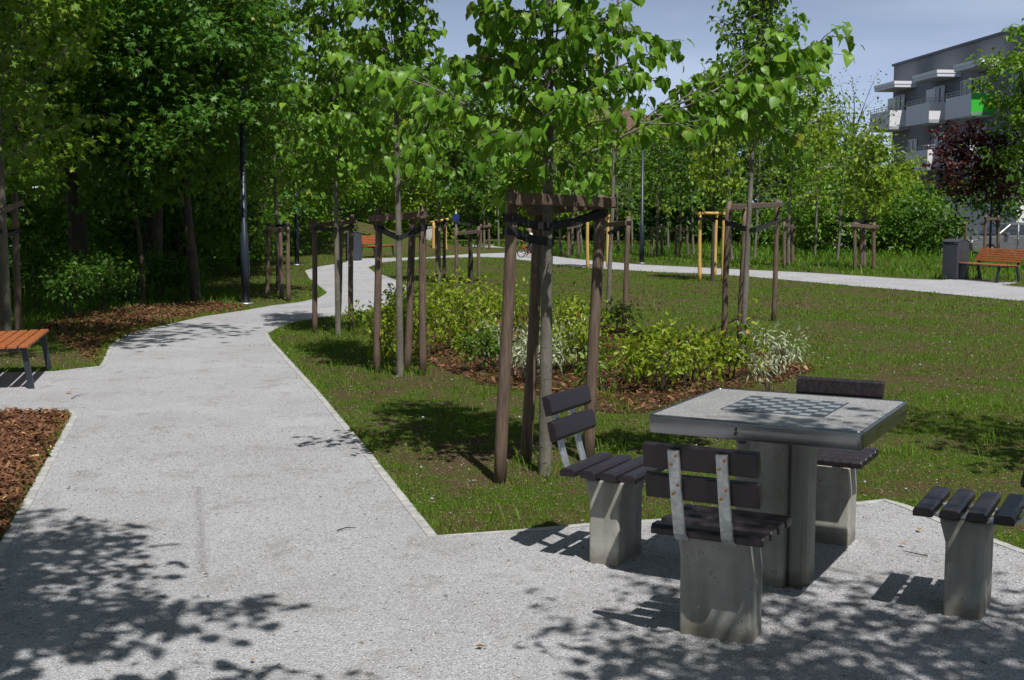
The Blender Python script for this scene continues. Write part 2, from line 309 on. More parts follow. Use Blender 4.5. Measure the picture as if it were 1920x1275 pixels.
gL, gL2, gT, gI = gl(PX_LEFT), gl(PX_LEFT2), gl(PX_TOP), gl(PX_IN)
start = cut(gL[1], gL[0], 4.2); padL = (-6.6, gL[3][1]+.1); padL2 = (-6.6, gL2[0][1]-.15); farL = (-13.5, gL2[-1][1]+1.2); farL2 = (-13.5, gT[0][1]+2.0)
endR = cut(gT[-2], gT[-1], 6); endR2 = cut(gI[1], gI[0], 2.6); plz = cut(gI[-2], gI[-1], 2.0); plz2 = (plz[0]+.3, -3)
outline = [start]+gL+[padL, padL2]+gL2+[farL, farL2]+gT+[endR, endR2]+gI+[plz, plz2, (start[0], -3)]
sheet('path', outline, .008, M['gravel'], 'pale grey gravel path curving through the park into a small paved square')
def ribbon(name, lines, wd, z, mat, label, jit=0):
    mb = MB()
    for pts in lines:
        P = [Vector((p[0], p[1], 0)) for p in pts]; vs = []
        for i, p in enumerate(P):
            t = (P[min(i+1, len(P)-1)]-P[max(i-1, 0)]).normalized(); nn = Vector((-t.y, t.x, 0))
            for off, zz in ((0, 0), (0, z), (wd, z), (wd, 0)): vs.append(p+nn*off+Vector((0, 0, zz)))
        mb.add(vs, [(4*i+k, 4*i+k+1, 4*i+k+5, 4*i+k+4) for i in range(len(P)-1) for k in range(3)])
    return tag(mb.build(name, mat), label, kind='structure')
ribbon('kerb_strip', [[start]+gL+[padL], [padL2]+gL2+[farL], gT+[endR], [endR2]+gI+[plz]], -.05, .0125, M['kerb'], 'thin concrete edging strip along the gravel path')
# bark beds
sheet('mulch_bed', [cut(gL[1], gL[0], 3), gL[0], gL[1], gL[2], gL[3], (-7, gL[3][1]), (-7, 0)], .004, M['mulch'], 'bark mulch bed at the left edge of the path')
bed2 = gl([(187, 686), (212, 645), (300, 612), (380, 594), (460, 582), (455, 572), (380, 566), (250, 575), (120, 590), (60, 620), (110, 640)])
sheet('mulch_bed', rag(bed2, .012, 4), .0045, M['mulch'], 'bark mulch strip in the shade between the path and the left bank')
bed3 = gl([(800, 680), (760, 650), (720, 620), (720, 590), (790, 570), (950, 575), (1090, 590), (1250, 640), (1480, 660), (1540, 690), (1480, 715), (1320, 735), (1240, 770), (1140, 775), (1040, 745), (900, 720)])
sheet('mulch_bed', rag(bed3, .05, 3), .0045, M['mulch'], 'bark mulch bed under the yellow shrubs behind the chess table')
lot = [(13, 58), (13, 66), (60, 66), (60, 58)]
sheet('car_park', [(17.5, 54), (60, 54), (60, 92), (16.5, 92)], -.59, M['asphalt'], 'asphalt car park in front of the grey apartment block')
sheet('street', [(-60, 50), (-16, 44), (-14, 47), (-14, 90), (-60, 90)], .96, M['asphalt'], 'street behind the trees on the left')

rng = np.random.default_rng(7)
def inpoly(x, y, poly):
    r = np.zeros(len(x), bool); n = len(poly)
    for i in range(n):
        x1, y1 = poly[i]; x2, y2 = poly[(i+1) % n]
        if y1 == y2: continue
        c = ((y1 > y) != (y2 > y)) & (x < (x2-x1)*(y-y1)/(y2-y1)+x1); r ^= c
    return r
def vnoise(x, y, s, seed=0):                   # smooth value noise
    g = np.random.default_rng(seed).random((64, 64)); x = x*s % 63; y = y*s % 63
    i = np.floor(x).astype(int); j = np.floor(y).astype(int); fx = x-i; fy = y-j; fx = fx*fx*(3-2*fx); fy = fy*fy*(3-2*fy)
    return (g[i, j]*(1-fx)+g[i+1, j]*fx)*(1-fy)+(g[i, j+1]*(1-fx)+g[i+1, j+1]*fx)*fy
def blades(n, y0, y1, l0, l1, wd, seed, keep, thr=.0, xr=None):
    r = np.random.default_rng(seed); u = r.random(n); y = np.sqrt(y0**2+(y1**2-y0**2)*u); s = r.random(n)*1.16-.58
    x = y*s if xr is None else xr[0]+(xr[1]-xr[0])*r.random(n)
    d = .5*vnoise(x+90, y, .9, 3)+.32*vnoise(x+90, y, 3.1, 4)+.35*vnoise(x+90, y, 9, 5)
    k = (d+.22*r.random(n) > thr) & keep(x, y); x, y, d = x[k], y[k], d[k]; n = len(x)
    a = r.random(n)*2*math.pi; l = (l0+(l1-l0)*r.random(n)**2)*(.6+.8*np.clip(d-.35, 0, 1)); ln = (.25+.7*r.random(n))*l; w_ = wd*(.6+.8*r.random(n)); b = a+r.normal(0, .6, n)+math.pi/2
    z = hgt(x, y); P = np.stack([x, y, z], 1); S = np.stack([np.cos(b), np.sin(b), 0*b], 1)*w_[:, None]/2
    mid = P+np.stack([np.cos(a)*ln*.4, np.sin(a)*ln*.4, l*.62], 1); tip = P+np.stack([np.cos(a)*ln, np.sin(a)*ln, l*(.95-.1*r.random(n))], 1)
    V = np.stack([P-S, P+S, mid+S*.7, mid-S*.7, tip], 1).reshape(-1, 3); o = np.arange(n)[:, None]*5
    T = np.concatenate([o+[0, 1, 2], o+[0, 2, 3], o+[3, 2, 4]]); c = np.repeat(np.stack([r.random(n), r.random(n)*.7+.3*(d > .6)], 1), 5, 0)
    return V, T, c
off = lambda x, y: ~inpoly(x, y, outline)
bedL = [cut(gL[1], gL[0], 3), gL[0], gL[1], gL[2], gL[3], (-7, gL[3][1]), (-7, 0)]
lawn_ok = lambda x, y: off(x, y) & ~inpoly(x, y, bedL) & (x > -6-.1*y)
def beds_sparse(x, y):
    b = inpoly(x, y, bed3) | inpoly(x, y, bed2); return lawn_ok(x, y) & (~b | (np.random.default_rng(1).random(len(x)) < .75))
def joinV(parts):
    Vs, Ts, Cs = [], [], []; n = 0
    for V, T, c in parts: Vs.append(V); Ts.append(T+n); Cs.append(c); n += len(V)
    return np.concatenate(Vs), np.concatenate(Ts), np.concatenate(Cs)
V, T, c = joinV([blades(330000, 4.6, 10, .01, .03, .0032, 11, beds_sparse, .67), blades(150000, 9.5, 20, .02, .07, .006, 12, beds_sparse, .55), blades(120000, 19, 46, .03, .08, .014, 13, beds_sparse, .52),
                 blades(9000, 5, 16, .05, .13, .005, 14, beds_sparse, .95), blades(1200, 5.5, 9, .08, .2, .008, 15, beds_sparse, .9)])
def edge_tufts(n, line, seed, out_, l0, l1, wd):
    r = np.random.default_rng(seed); P = np.array(line); sg = np.diff(P, axis=0); ln_ = np.linalg.norm(sg, axis=1); k = r.choice(len(sg), n, p=ln_/ln_.sum()); t = r.random(n)
    nn = np.stack([sg[k, 1], -sg[k, 0]], 1)/ln_[k][:, None]*out_; cl = .5*(1+np.sin((P[k, 0]+sg[k, 0]*t)*23)*np.sin((P[k, 1]+sg[k, 1]*t)*17)); q = P[k]+sg[k]*t[:, None]+nn*(r.random(n)**2*.12-.004)[:, None]; m = r.random(n) < cl; q = q[m]; n = len(q)
    a = r.random(n)*6.28; l = l0+(l1-l0)*r.random(n)**2; S = np.stack([np.cos(a+1.5), np.sin(a+1.5), 0*a], 1)*wd/2; B = np.concatenate([q, np.zeros((n, 1))], 1); mid = B+np.stack([np.cos(a)*l*.25, np.sin(a)*l*.25, l*.6], 1); tip = B+np.stack([np.cos(a)*l*.7, np.sin(a)*l*.7, l*.85], 1)
    o = np.arange(n)[:, None]*5; return np.stack([B-S, B+S, mid+S*.7, mid-S*.7, tip], 1).reshape(-1, 3), np.concatenate([o+[0, 1, 2], o+[0, 2, 3], o+[3, 2, 4]]), np.repeat(np.stack([r.random(n), r.random(n)], 1), 5, 0)
def point_tufts(pts, per, rad, l0, l1, wd, seed):
    r = np.random.default_rng(seed); P = np.repeat(np.array(pts), per, 0); n = len(P); q = P+r.normal(0, rad, (n, 2)); a = r.random(n)*6.28; l = l0+(l1-l0)*r.random(n)**1.5; S = np.stack([np.cos(a+1.5), np.sin(a+1.5), 0*a], 1)*wd/2; B = np.concatenate([q, np.zeros((n, 1))], 1)
    mid = B+np.stack([np.cos(a)*l*.25, np.sin(a)*l*.25, l*.6], 1); tip = B+np.stack([np.cos(a)*l*.7, np.sin(a)*l*.7, l*.8], 1); o = np.arange(n)[:, None]*5
    return np.stack([B-S, B+S, mid+S*.7, mid-S*.7, tip], 1).reshape(-1, 3), np.concatenate([o+[0, 1, 2], o+[0, 2, 3], o+[3, 2, 4]]), np.repeat(np.stack([r.random(n), r.random(n)], 1), 5, 0)
TP = gl([(988, 872), (1010, 880), (1035, 892), (1060, 885), (1130, 850), (1150, 880), (1290, 900), (707, 699), (730, 660), (745, 700), (792, 703), (765, 698), (591, 624), (634, 629), (657, 622), (615, 640), (640, 650), (680, 655), (700, 640), (1150, 760), (1130, 745), (1170, 770), (1356, 652), (1391, 680), (1450, 602), (1170, 606), (1140, 592), (1520, 690), (1545, 700), (1500, 680), (1210, 600), (1330, 620), (1385, 600), (900, 740), (850, 770), (720, 770), (640, 690), (560, 650), (1700, 850), (1850, 830), (1800, 760), (1300, 935), (1180, 930)])
near = [p for p in gI if p[1] < 24 and p[1] > 3]
V, T, c = joinV([(V, T, c), edge_tufts(14000, near, 61, -1, .015, .065, .0038), edge_tufts(9000, gL2[1:14], 62, -1, .02, .09, .005), edge_tufts(2500, [gL[0], gL[1], gL[2]], 63, -1, .01, .06, .004), point_tufts(TP, 45, .07, .04, .15, .005, 66), point_tufts(TP, 50, .3, .02, .07, .005, 67), edge_tufts(3500, [endR2]+gI[:12], 64, -1, .02, .06, .01)])
tag(link('grass', npmesh('grass', V, T, c), M['grass']), 'thin short grass growing over the bare soil of the lawn', 'grass', kind='stuff')
# lusher grass beyond the far path and on the left bank
beyond = lambda x, y: off(x, y) & (((x > 1) & (y > 24) & (y > 44.2-1.56*x)) | (y > 52)) & (x < 17)
bank = lambda x, y: off(x, y) & ~inpoly(x, y, bed2) & (x < -1.2-.16*y) & (y > 12.5)
V, T, c = joinV([blades(60000, 26, 60, .1, .26, .03, 16, beyond, .3), blades(14000, 30, 60, .3, .5, .04, 19, lambda x, y: beyond(x, y) & (y > 50-.6*x), .4),
                 blades(42000, 12.5, 24, .08, .22, .012, 17, lambda x, y: bank(x, y) & (y > 15), .5), blades(26000, 20, 40, .2, .65, .025, 18, lambda x, y: bank(x, y) & (x < -3.0-.19*y), .35)])
tag(link('long_grass', npmesh('long_grass', V, T, c), M['lush']), 'lush long grass beyond the path and on the shaded bank', 'long grass', kind='stuff')
def crumbs(n, y0, y1, s0, s1, seed, keep):
    r = np.random.default_rng(seed); y = np.sqrt(y0**2+(y1**2-y0**2)*r.random(n)); x = y*(r.random(n)*1.1-.55); k = keep(x, y); x, y = x[k], y[k]; n = len(x); a = r.random(n)*6.28; s = s0+(s1-s0)*r.random(n)**2
    U = np.stack([np.cos(a), np.sin(a), r.normal(0, .3, n)], 1)*s[:, None]; Wd = np.stack([-np.sin(a), np.cos(a), r.normal(0, .3, n)], 1)*(s*.6)[:, None]; P = np.stack([x, y, .004+.004*r.random(n)], 1)
    V = np.stack([P-U, P+Wd, P+U, P-Wd, P+np.array([0, 0, 1.])*s[:, None]*.6], 1).reshape(-1, 3); o = np.arange(n)[:, None]*5
    return V, np.concatenate([o+q for q in ([0, 3, 4], [3, 2, 4], [2, 1, 4], [1, 0, 4])]), np.repeat(np.stack([r.random(n), r.random(n)], 1), 5, 0)
V, T, c = joinV([crumbs(60000, 4.8, 10, .002, .009, 51, lawn_ok), crumbs(30000, 10, 22, .004, .016, 52, lawn_ok)])
tag(link('soil_crumbs', npmesh('soil_crumbs', V, T, c), M['soil']), 'crumbs of dry soil and dead bits between the grass', 'soil', kind='stuff')
tag(link('path_debris', npmesh('path_debris', *crumbs(5200, 3.9, 16, .003, .011, 53, lambda x, y: inpoly(x, y, outline))), M['soil']), 'scattered dark bits and dry fragments on the gravel', 'debris', kind='stuff')
# bark chips
def chips(n, poly, seed, y0, y1, x0, x1, s0, s1):
    r = np.random.default_rng(seed); x = x0+(x1-x0)*r.random(n); y = y0+(y1-y0)*r.random(n); k = inpoly(x, y, poly); x, y = x[k], y[k]; n = len(x)
    a = r.random(n)*6.28; s = s0+(s1-s0)*r.random(n)**2; t = r.normal(0, .35, n); U = np.stack([np.cos(a), np.sin(a), t], 1)*s[:, None]; Wd = np.stack([-np.sin(a), np.cos(a), r.normal(0, .4, n)], 1)*(s*.33)[:, None]
    P = np.stack([x, y, .012+.022*r.random(n)], 1); H = np.array([0, 0, .004]); V = np.stack([P-U-Wd, P+U-Wd*.7, P+U*.9+Wd, P-U*.8+Wd, P+H+U*.1], 1).reshape(-1, 3); o = np.arange(n)[:, None]*5
    return V, np.concatenate([o+[0, 1, 4], o+[1, 2, 4], o+[2, 3, 4], o+[3, 0, 4]]), np.repeat(np.stack([r.random(n), r.random(n)], 1), 5, 0)
V, T, c = joinV([chips(30000, bedL, 21, 5.2, 10, -5, -1.9, .008, .03), chips(16000, bed2, 22, 12, 23, -6.5, -2, .012, .04), chips(17000, bed3, 23, 9, 19, -2.6, 4.2, .012, .038)])
tag(link('bark_chips', npmesh('bark_chips', V, T, c), M['chip']), 'loose reddish bark chips covering the planting beds', 'bark mulch', kind='stuff')
# loose stones on the path and on the bare soil
def stones(n, keep, seed, y0, y1, s0, s1, sx=.5):
    r = np.random.default_rng(seed); y = np.sqrt(y0**2+(y1**2-y0**2)*r.random(n)); x = y*(r.random(n)*2*sx-sx); k = keep(x, y); x, y = x[k], y[k]; n = len(x); s = s0+(s1-s0)*r.random(n)**3
    D = np.array([[1, 0, 0], [0, 1, 0], [-1, 0, 0], [0, -1, 0], [0, 0, .7], [0, 0, -.7]]); V = D[None]*s[:, None, None]*(.6+.8*r.random((n, 6, 1))); a = r.random(n)*6.28
    V2 = V.copy(); V2[..., 0] = V[..., 0]*np.cos(a)[:, None]-V[..., 1]*np.sin(a)[:, None]; V2[..., 1] = V[..., 0]*np.sin(a)[:, None]+V[..., 1]*np.cos(a)[:, None]
    V2 += np.stack([x, y, np.full(n, .008)+s*.25], 1)[:, None]; o = np.arange(n)[:, None]*6
    T = np.concatenate([o+q for q in ([0, 1, 4], [1, 2, 4], [2, 3, 4], [3, 0, 4], [1, 0, 5], [2, 1, 5], [3, 2, 5], [0, 3, 5])]); return V2.reshape(-1, 3), T, np.repeat(np.stack([r.random(n), r.random(n)*.6], 1), 6, 0)
V, T, c = joinV([stones(70000, lambda x, y: inpoly(x, y, outline), 31, 3.8, 9, .0022, .0065), stones(1100, lambda x, y: lawn_ok(x, y), 32, 5, 20, .004, .014)])
tag(link('loose_gravel', npmesh('loose_gravel', V, T, c), M['stone']), 'loose pale grit lying on the path and the soil', 'gravel', kind='stuff')

# ------------------------------------------------------------------ foliage
T_HEART = (np.array([(0, 0, 0), (0, .5, .03), (0, 1.05, -.1), (-.27, -.1, .02), (-.5, .22, .1), (-.38, .62, .06), (.27, -.1, .02), (.5, .22, .1), (.38, .62, .06)]), np.array([(0, 1, 4, 3), (1, 2, 5, 4), (0, 6, 7, 1), (1, 7, 8, 2)]))
T_OVAL = (np.array([(0, 0, 0), (-.32, .45, .1), (0, 1, -.06), (.32, .45, .1)]), np.array([(0, 2, 1), (0, 3, 2)]))
T_ROUND = (np.array([(0, 0, 0), (-.42, .2, .08), (-.4, .65, .06), (0, 1, -.05), (.4, .65, .06), (.42, .2, .08)]), np.array([(0, 3, 2, 1), (0, 5, 4, 3)]))
T_MAPLE = (np.array([(0, 0, 0), (-.18, .22, .02), (-.62, .1, -.04), (-.4, .42, .03), (-.6, .78, -.06), (-.2, .68, .03), (0, 1.1, -.08), (.2, .68, .03), (.6, .78, -.06), (.4, .42, .03), (.62, .1, -.04), (.18, .22, .02), (0, .4, .05)]),
           np.array([(12, 0, 1), (12, 1, 3), (1, 2, 3), (12, 3, 5), (3, 4, 5), (12, 5, 7), (5, 6, 7), (12, 7, 9), (7, 8, 9), (12, 9, 11), (9, 10, 11), (12, 11, 0)]))
T_NARROW = (np.array([(0, 0, 0), (-.17, .4, .05), (0, 1, -.1), (.17, .4, .05)]), np.array([(0, 2, 1), (0, 3, 2)]))
def nrm(a): return a/np.maximum(np.linalg.norm(a, axis=-1, keepdims=True), 1e-9)
def leafmesh(name, P, D, N, S, tpl, r, clump=None):
    n = len(P); Y = nrm(D); X = nrm(np.cross(Y, N)); Z = np.cross(X, Y); tv, tf = tpl; k = len(tv)
    bend = (r.random((n, 1))*.5-.1)
    bend = bend*1.5; V = P[:, None]+S[:, None, None]*(tv[None, :, 0:1]*X[:, None]*(.72+.4*r.random((n, 1, 1)))+tv[None, :, 1:2]*Y[:, None]+(tv[None, :, 2]*(.5+2*r.random((n, 1)))-bend*tv[None, :, 1]**2)[..., None]*Z[:, None])
    Fc = (np.arange(n)[:, None, None]*k+tf[None]).reshape(-1, tf.shape[1]); c = np.stack([r.random(n), r.random(n)*.4 if clump is None else np.clip(clump+.15*r.random(n), 0, 1)], 1)
    return npmesh(name, V.reshape(-1, 3), Fc, np.repeat(c, k, 0))
def tubes(paths, rads, sides):                 # many paths of equal point count
    P = np.array(paths); Rr = np.array(rads); m, k, _ = P.shape; t = np.gradient(P, axis=1); t = nrm(t)
    ref = np.where(np.abs(t[..., 2:3]) > .9, np.array([1., 0, 0]), np.array([0, 0, 1.])); u = nrm(np.cross(t, ref)); v = np.cross(t, u)
    a = np.arange(sides)*2*math.pi/sides; V = P[:, :, None]+Rr[:, :, None, None]*(u[:, :, None]*np.cos(a)[None, None, :, None]+v[:, :, None]*np.sin(a)[None, None, :, None])
    base = np.arange(m)[:, None, None]*k*sides+np.arange(k-1)[None, :, None]*sides; q = np.arange(sides)[None, None]
    i0 = base+q; i1 = base+(q+1) % sides; Fc = np.stack([i0, i1, i1+sides, i0+sides], -1).reshape(-1, 4); return V.reshape(-1, 3), Fc
def tubemesh(name, groups):
    Vs, Fs, n = [], [], 0
    for p, r_, s in groups:
        if len(p) == 0: continue
        V, Fc = tubes(p, r_, s); Vs.append(V); Fs.append(Fc+n); n += len(V)
    return npmesh(name, np.concatenate(Vs), np.concatenate(Fs), smooth=True)
def curve(p, d, L, k, r, wob=.12, sag=0., lift=0.):
    pts = [np.array(p, float)]; d = np.array(d, float)/np.linalg.norm(d)
    for i in range(k-1):
        d = d+r.normal(0, wob, 3)+np.array([0, 0, lift-sag*(i+1)/k]); d /= np.linalg.norm(d); pts.append(pts[-1]+d*L/(k-1))
    return np.array(pts)
def grow(r, H, r0, cb, prof, nb, ns, per, size, elev=45, lean=(0, 0), tpl=T_HEART, hang=.8, extra=None, jit=.05, twig=.42, wob=.03, z_from=0.0):
    """a young tree: straight trunk, limbs, twigs with leaves along them. Returns (wood groups, leaf arrays)"""
    k = 14; tt = np.linspace(0, 1, k); tr = np.stack([lean[0]*tt+np.cumsum(r.normal(0, wob, k))*tt*.5, lean[1]*tt+np.cumsum(r.normal(0, wob, k))*tt*.5, H*tt], 1)
    trr = r0*(1-.82*tt)+.004; at = lambda t: np.array([np.interp(t, tt, tr[:, j]) for j in range(3)])
    A, Ar, B, Br, LP, LD = [], [], [], [], [], []; az = r.random()*6
    def limb(p, d, Lb, rb, lift=.02, sag=.1):
        c = curve(p, d, Lb, 7, r, .1, sag, lift); A.append(c); Ar.append(np.linspace(rb, .003, 7))
        m = max(2, int(ns*Lb)); 
        for j in range(m):
            s = .12+.88*(j+r.random())/m; q = np.array([np.interp(s, np.linspace(0, 1, 7), c[:, x]) for x in range(3)]); dd = c[min(6, int(s*6)+1)]-c[int(s*6) if s < 1 else 5]
            dd = nrm(dd); sd_ = nrm(np.cross(dd, [0, 0, 1]))*(1 if (j % 2) else -1); e = dd*.7+sd_*(.5+.5*r.random())+np.array([0, 0, r.normal(0, .25)])
            l = twig*(.5+.7*r.random())*(1.15-.5*s); t = curve(q, e, l, 5, r, .16, .25); B.append(t); Br.append(np.linspace(.0035, .0012, 5))
            mm = max(3, int(per*l))
            for x in range(mm):
                f = (x+.5+r.random()*.4)/mm*4; i0 = min(3, int(f)); LP.append(t[i0]+(t[i0+1]-t[i0])*(f-i0)); LD.append(t[i0+1]-t[i0])
    for i in range(nb):
        t = cb+(1-cb)*(i+.5*r.random())/nb; az += 2.4+r.normal(0, .3); Lb = prof((t-cb)/(1-cb))*(.75+.4*r.random()); e = R(elev+20*(t-cb)+r.normal(0, 7))
        limb(at(t), (math.cos(az)*math.cos(e), math.sin(az)*math.cos(e), math.sin(e)), Lb, max(.005, r0*.3*(1.1-t)))
    for (p, d, Lb, rb, lf, sg) in (extra or []): limb(np.array(p), np.array(d), Lb, rb, lf, sg)
    LP = np.array(LP); LD = nrm(np.array(LD)); n = len(LP); side = r.normal(0, 1, (n, 3)); side = nrm(side); LP = LP+side*jit*.5
    D = nrm(LD*.45+side*.7+np.array([0, 0, -hang])); N = nrm(r.normal(0, .5, (n, 3))+np.array([0, 0, 1.])+side*.4); S = size*(.6+.6*r.random(n))
    return [([tr], [trr], 9), (A, Ar, 5), (B, Br, 3)], (LP, D, N, S)
def make_tree(name, label, cat, loc, seed, leafmat, barkmat, group=None, tpl=T_HEART, rz=0, **kw):
    r = np.random.default_rng(seed); wood, lf = grow(r, tpl=tpl, **kw); t = thing(name, label, cat, loc, rz, group)
    link('trunk', tubemesh('trunk', wood), barkmat, t); link('crown', leafmesh('crown', *lf, tpl, r), leafmat, t); return t
def blob(r, H, cz, rad, nclump, per, size, spread, r0, tpl=T_OVAL, stems=1, hollow=.55, nl=26, flat=.6, spiky=0, squeeze=None):
    """a broad wild crown: leaf clumps through an uneven volume, limbs reaching them"""
    rad = np.array(rad, float); d = nrm(r.normal(0, 1, (nclump, 3))); q = hollow+(1-hollow)*r.random(nclump)**.6
    ph = r.random(6)*6.28; lump = 1+.17*np.sin(3*np.arctan2(d[:, 1], d[:, 0])+ph[0]+2*d[:, 2])+.14*np.sin(5*d[:, 2]+ph[1])+.1*np.sin(7*np.arctan2(d[:, 1], d[:, 0])+ph[2])
    C = d*(q*lump)[:, None]*rad+np.array([0, 0, cz]); C[:, 2] = np.maximum(C[:, 2], .25)
    if squeeze: C[:, :2] *= (1-squeeze*np.clip((C[:, 2]-cz)/rad[2], 0, 1))[:, None]
    m = r.integers(int(per*.5), int(per*1.5), nclump); idx = np.repeat(np.arange(nclump), m); n = len(idx); sp = spread*(.6+.8*r.random(nclump))
    off_ = r.normal(0, 1, (n, 3))*np.array([1, 1, flat])*sp[idx, None]; P = C[idx]+off_
    D = nrm(off_+r.normal(0, .5, (n, 3))*spread+np.array([0, 0, -.3*spread])); N = nrm(np.array([0, 0, 1.1])+r.normal(0, .55, (n, 3))+d[idx]*.5); S = size*(.6+.7*r.random(n))
    A, Ar, B, Br = [], [], [], []; tr = []; trr = []
    for s in range(stems):
        a = r.random()*6.28; o = .0 if stems == 1 else .12*rad[0]; tp = np.array([math.cos(a)*o*3, math.sin(a)*o*3, max(cz*.9, .4)]); t = curve((math.cos(a)*o*.4, math.sin(a)*o*.4, 0), tp+np.array([0, 0, .01]), cz+rad[2]*.3, 10, r, .05)
        tr.append(t); trr.append(np.linspace(r0, r0*.25, 10))
    ch = r.choice(nclump, min(nl, nclump), replace=False)
    for j, c_ in enumerate(ch):
        t = tr[j % stems]; i0 = r.integers(4, 9); p0 = t[i0]; p3 = C[c_]; mid = (p0+p3)/2+np.array([0, 0, .08*np.linalg.norm(p3-p0)]); pts = [p0, p0*.55+mid*.45+r.normal(0, .03, 3), mid, (mid+p3)/2+r.normal(0, .04, 3), p3]
        A.append(np.array(pts)); rr = trr[0][i0]*.55; Ar.append(np.linspace(rr, rr*.15, 5))
    for c_ in r.choice(nclump, min(nclump, nl*4), replace=True):
        j = ch[np.argmin(np.linalg.norm(C[ch]-C[c_], axis=1))]; p0 = (C[j]+np.array([0, 0, cz]))/2 if False else C[j]; p3 = C[c_]; B.append(np.array([p0+(p3-p0)*f+r.normal(0, .02, 3) for f in (0, .33, .66, 1)])); Br.append(np.linspace(r0*.09, r0*.03, 4))
    return [(tr, trr, 8), (A, Ar, 5), (B, Br, 3)], (P, D, N, S), np.clip(r.random(nclump)[idx]*.8, 0, 1)
def make_blob(name, label, cat, loc, seed, leafmat, barkmat, group=None, rz=0, scale=1, tpl=T_OVAL, parts=('trunk', 'crown'), **kw):
    r = np.random.default_rng(seed); wood, lf, cl = blob(r, tpl=tpl, **kw); t = thing(name, label, cat, loc, rz, group); t.scale = (scale,)*3
    link(parts[0], tubemesh(parts[0], wood), barkmat, t); link(parts[1], leafmesh(parts[1], *lf, tpl, r, cl), leafmat, t); return t

# ------------------------------------------------------------------ staked trees
def post_frame(name, label, posts, rails, rad, mat, straps=(), group=None, round_rail=False):
    """posts: [(base px, top px)] ; rails: [(i, j, drop)] ; straps: [(i, z, point)]"""
    pts = []
    for (bx, by, tx, ty) in posts:
        b = G(bx, by); top = AT(tx, ty, b[1]); pts.append((np.array([b[0], b[1], 0]), top))
    c = sum(p[0] for p in pts)/len(pts); t = thing(name, label, 'tree stakes', tuple(c), 0, group)
    for b, tp in pts:
        mb = MB(); b = b-c; tp = tp-c; n = 7; d = tp-b; P = [b+d*f+np.array([math.sin(f*5+b[0]*9), math.cos(f*4+b[1]*7), 0])*rad*.12*(0 < f < 1) for f in np.linspace(-.06, 1, n)]
        mb.tube(P, list(np.linspace(rad*1.05, rad*.95, n-1))+[rad*.9], 12); mb.build('post', mat, t)
    for (i, j, dz) in rails:
        a, b = pts[i][1]-c, pts[j][1]-c; a = a-np.array([0, 0, dz]); b = b-np.array([0, 0, dz]); d = b-a; d /= np.linalg.norm(d); a = a-d*rad*2.2; b = b+d*rad*2.2
        if round_rail: MB().tube([a, b], rad*.85, 10).build('rail', mat, t)
        else:
            side = np.cross(d, [0, 0, 1]); side /= np.linalg.norm(side); side = side*(-1 if side[1] > 0 else 1); o = side*(rad*1.15); hh = np.array([0, 0, rad*.95]); th = side*rad*.65
            v = [a+o-hh, a+o+hh, a+o+th+hh*.9, a+o+th-hh*.9, b+o-hh, b+o+hh, b+o+th+hh*.9, b+o+th-hh*.9]
            MB().add(v, [(0, 1, 2, 3), (4, 5, 6, 7), (0, 1, 5, 4), (1, 2, 6, 5), (2, 3, 7, 6), (3, 0, 4, 7)]).build('rail', mat, t, .003)
    for (i, z, (qx, qy, qz)) in straps:
        b, tp = pts[i]; f = z/tp[2]; a = b+(tp-b)*f-c; q = np.array([qx, qy, qz])-c; d = q-a; d /= np.linalg.norm(d); h = np.array([0, 0, rad*.62]); s = np.cross(d, [0, 0, 1])*rad*.9
        mb = MB(); mid = (a+q)/2-np.array([0, 0, .012]); v = []
        for p, kx in ((a-d*rad, 1), (mid, .5), (q+d*rad*.5, 1)):
            for sgn in (1, -1): v += [p+s*kx*sgn+h, p+s*kx*sgn-h]
        mb.add(v, [(0, 1, 5, 4), (4, 5, 9, 8), (2, 3, 7, 6), (6, 7, 11, 10)]); ring = [a+np.array([math.cos(x)*rad*1.16, math.sin(x)*rad*1.16, 0]) for x in np.linspace(0, 6.283, 13)]
        for k in range(12):
            mb.add([ring[k]+h, ring[k]-h, ring[k+1]-h, ring[k+1]+h], [(0, 1, 2, 3)])
        r2 = [q+np.array([math.cos(x)*rad*.8, math.sin(x)*rad*.8, 0]) for x in np.linspace(0, 6.283, 11)]
        for k in range(10): mb.add([r2[k]+h, r2[k]-h, r2[k+1]-h, r2[k+1]+h], [(0, 1, 2, 3)])
        mb.build('strap', M['strap'], t)
    return t
GS = 'wooden post frames staking the young trees'
GT = 'young staked trees along the paths'
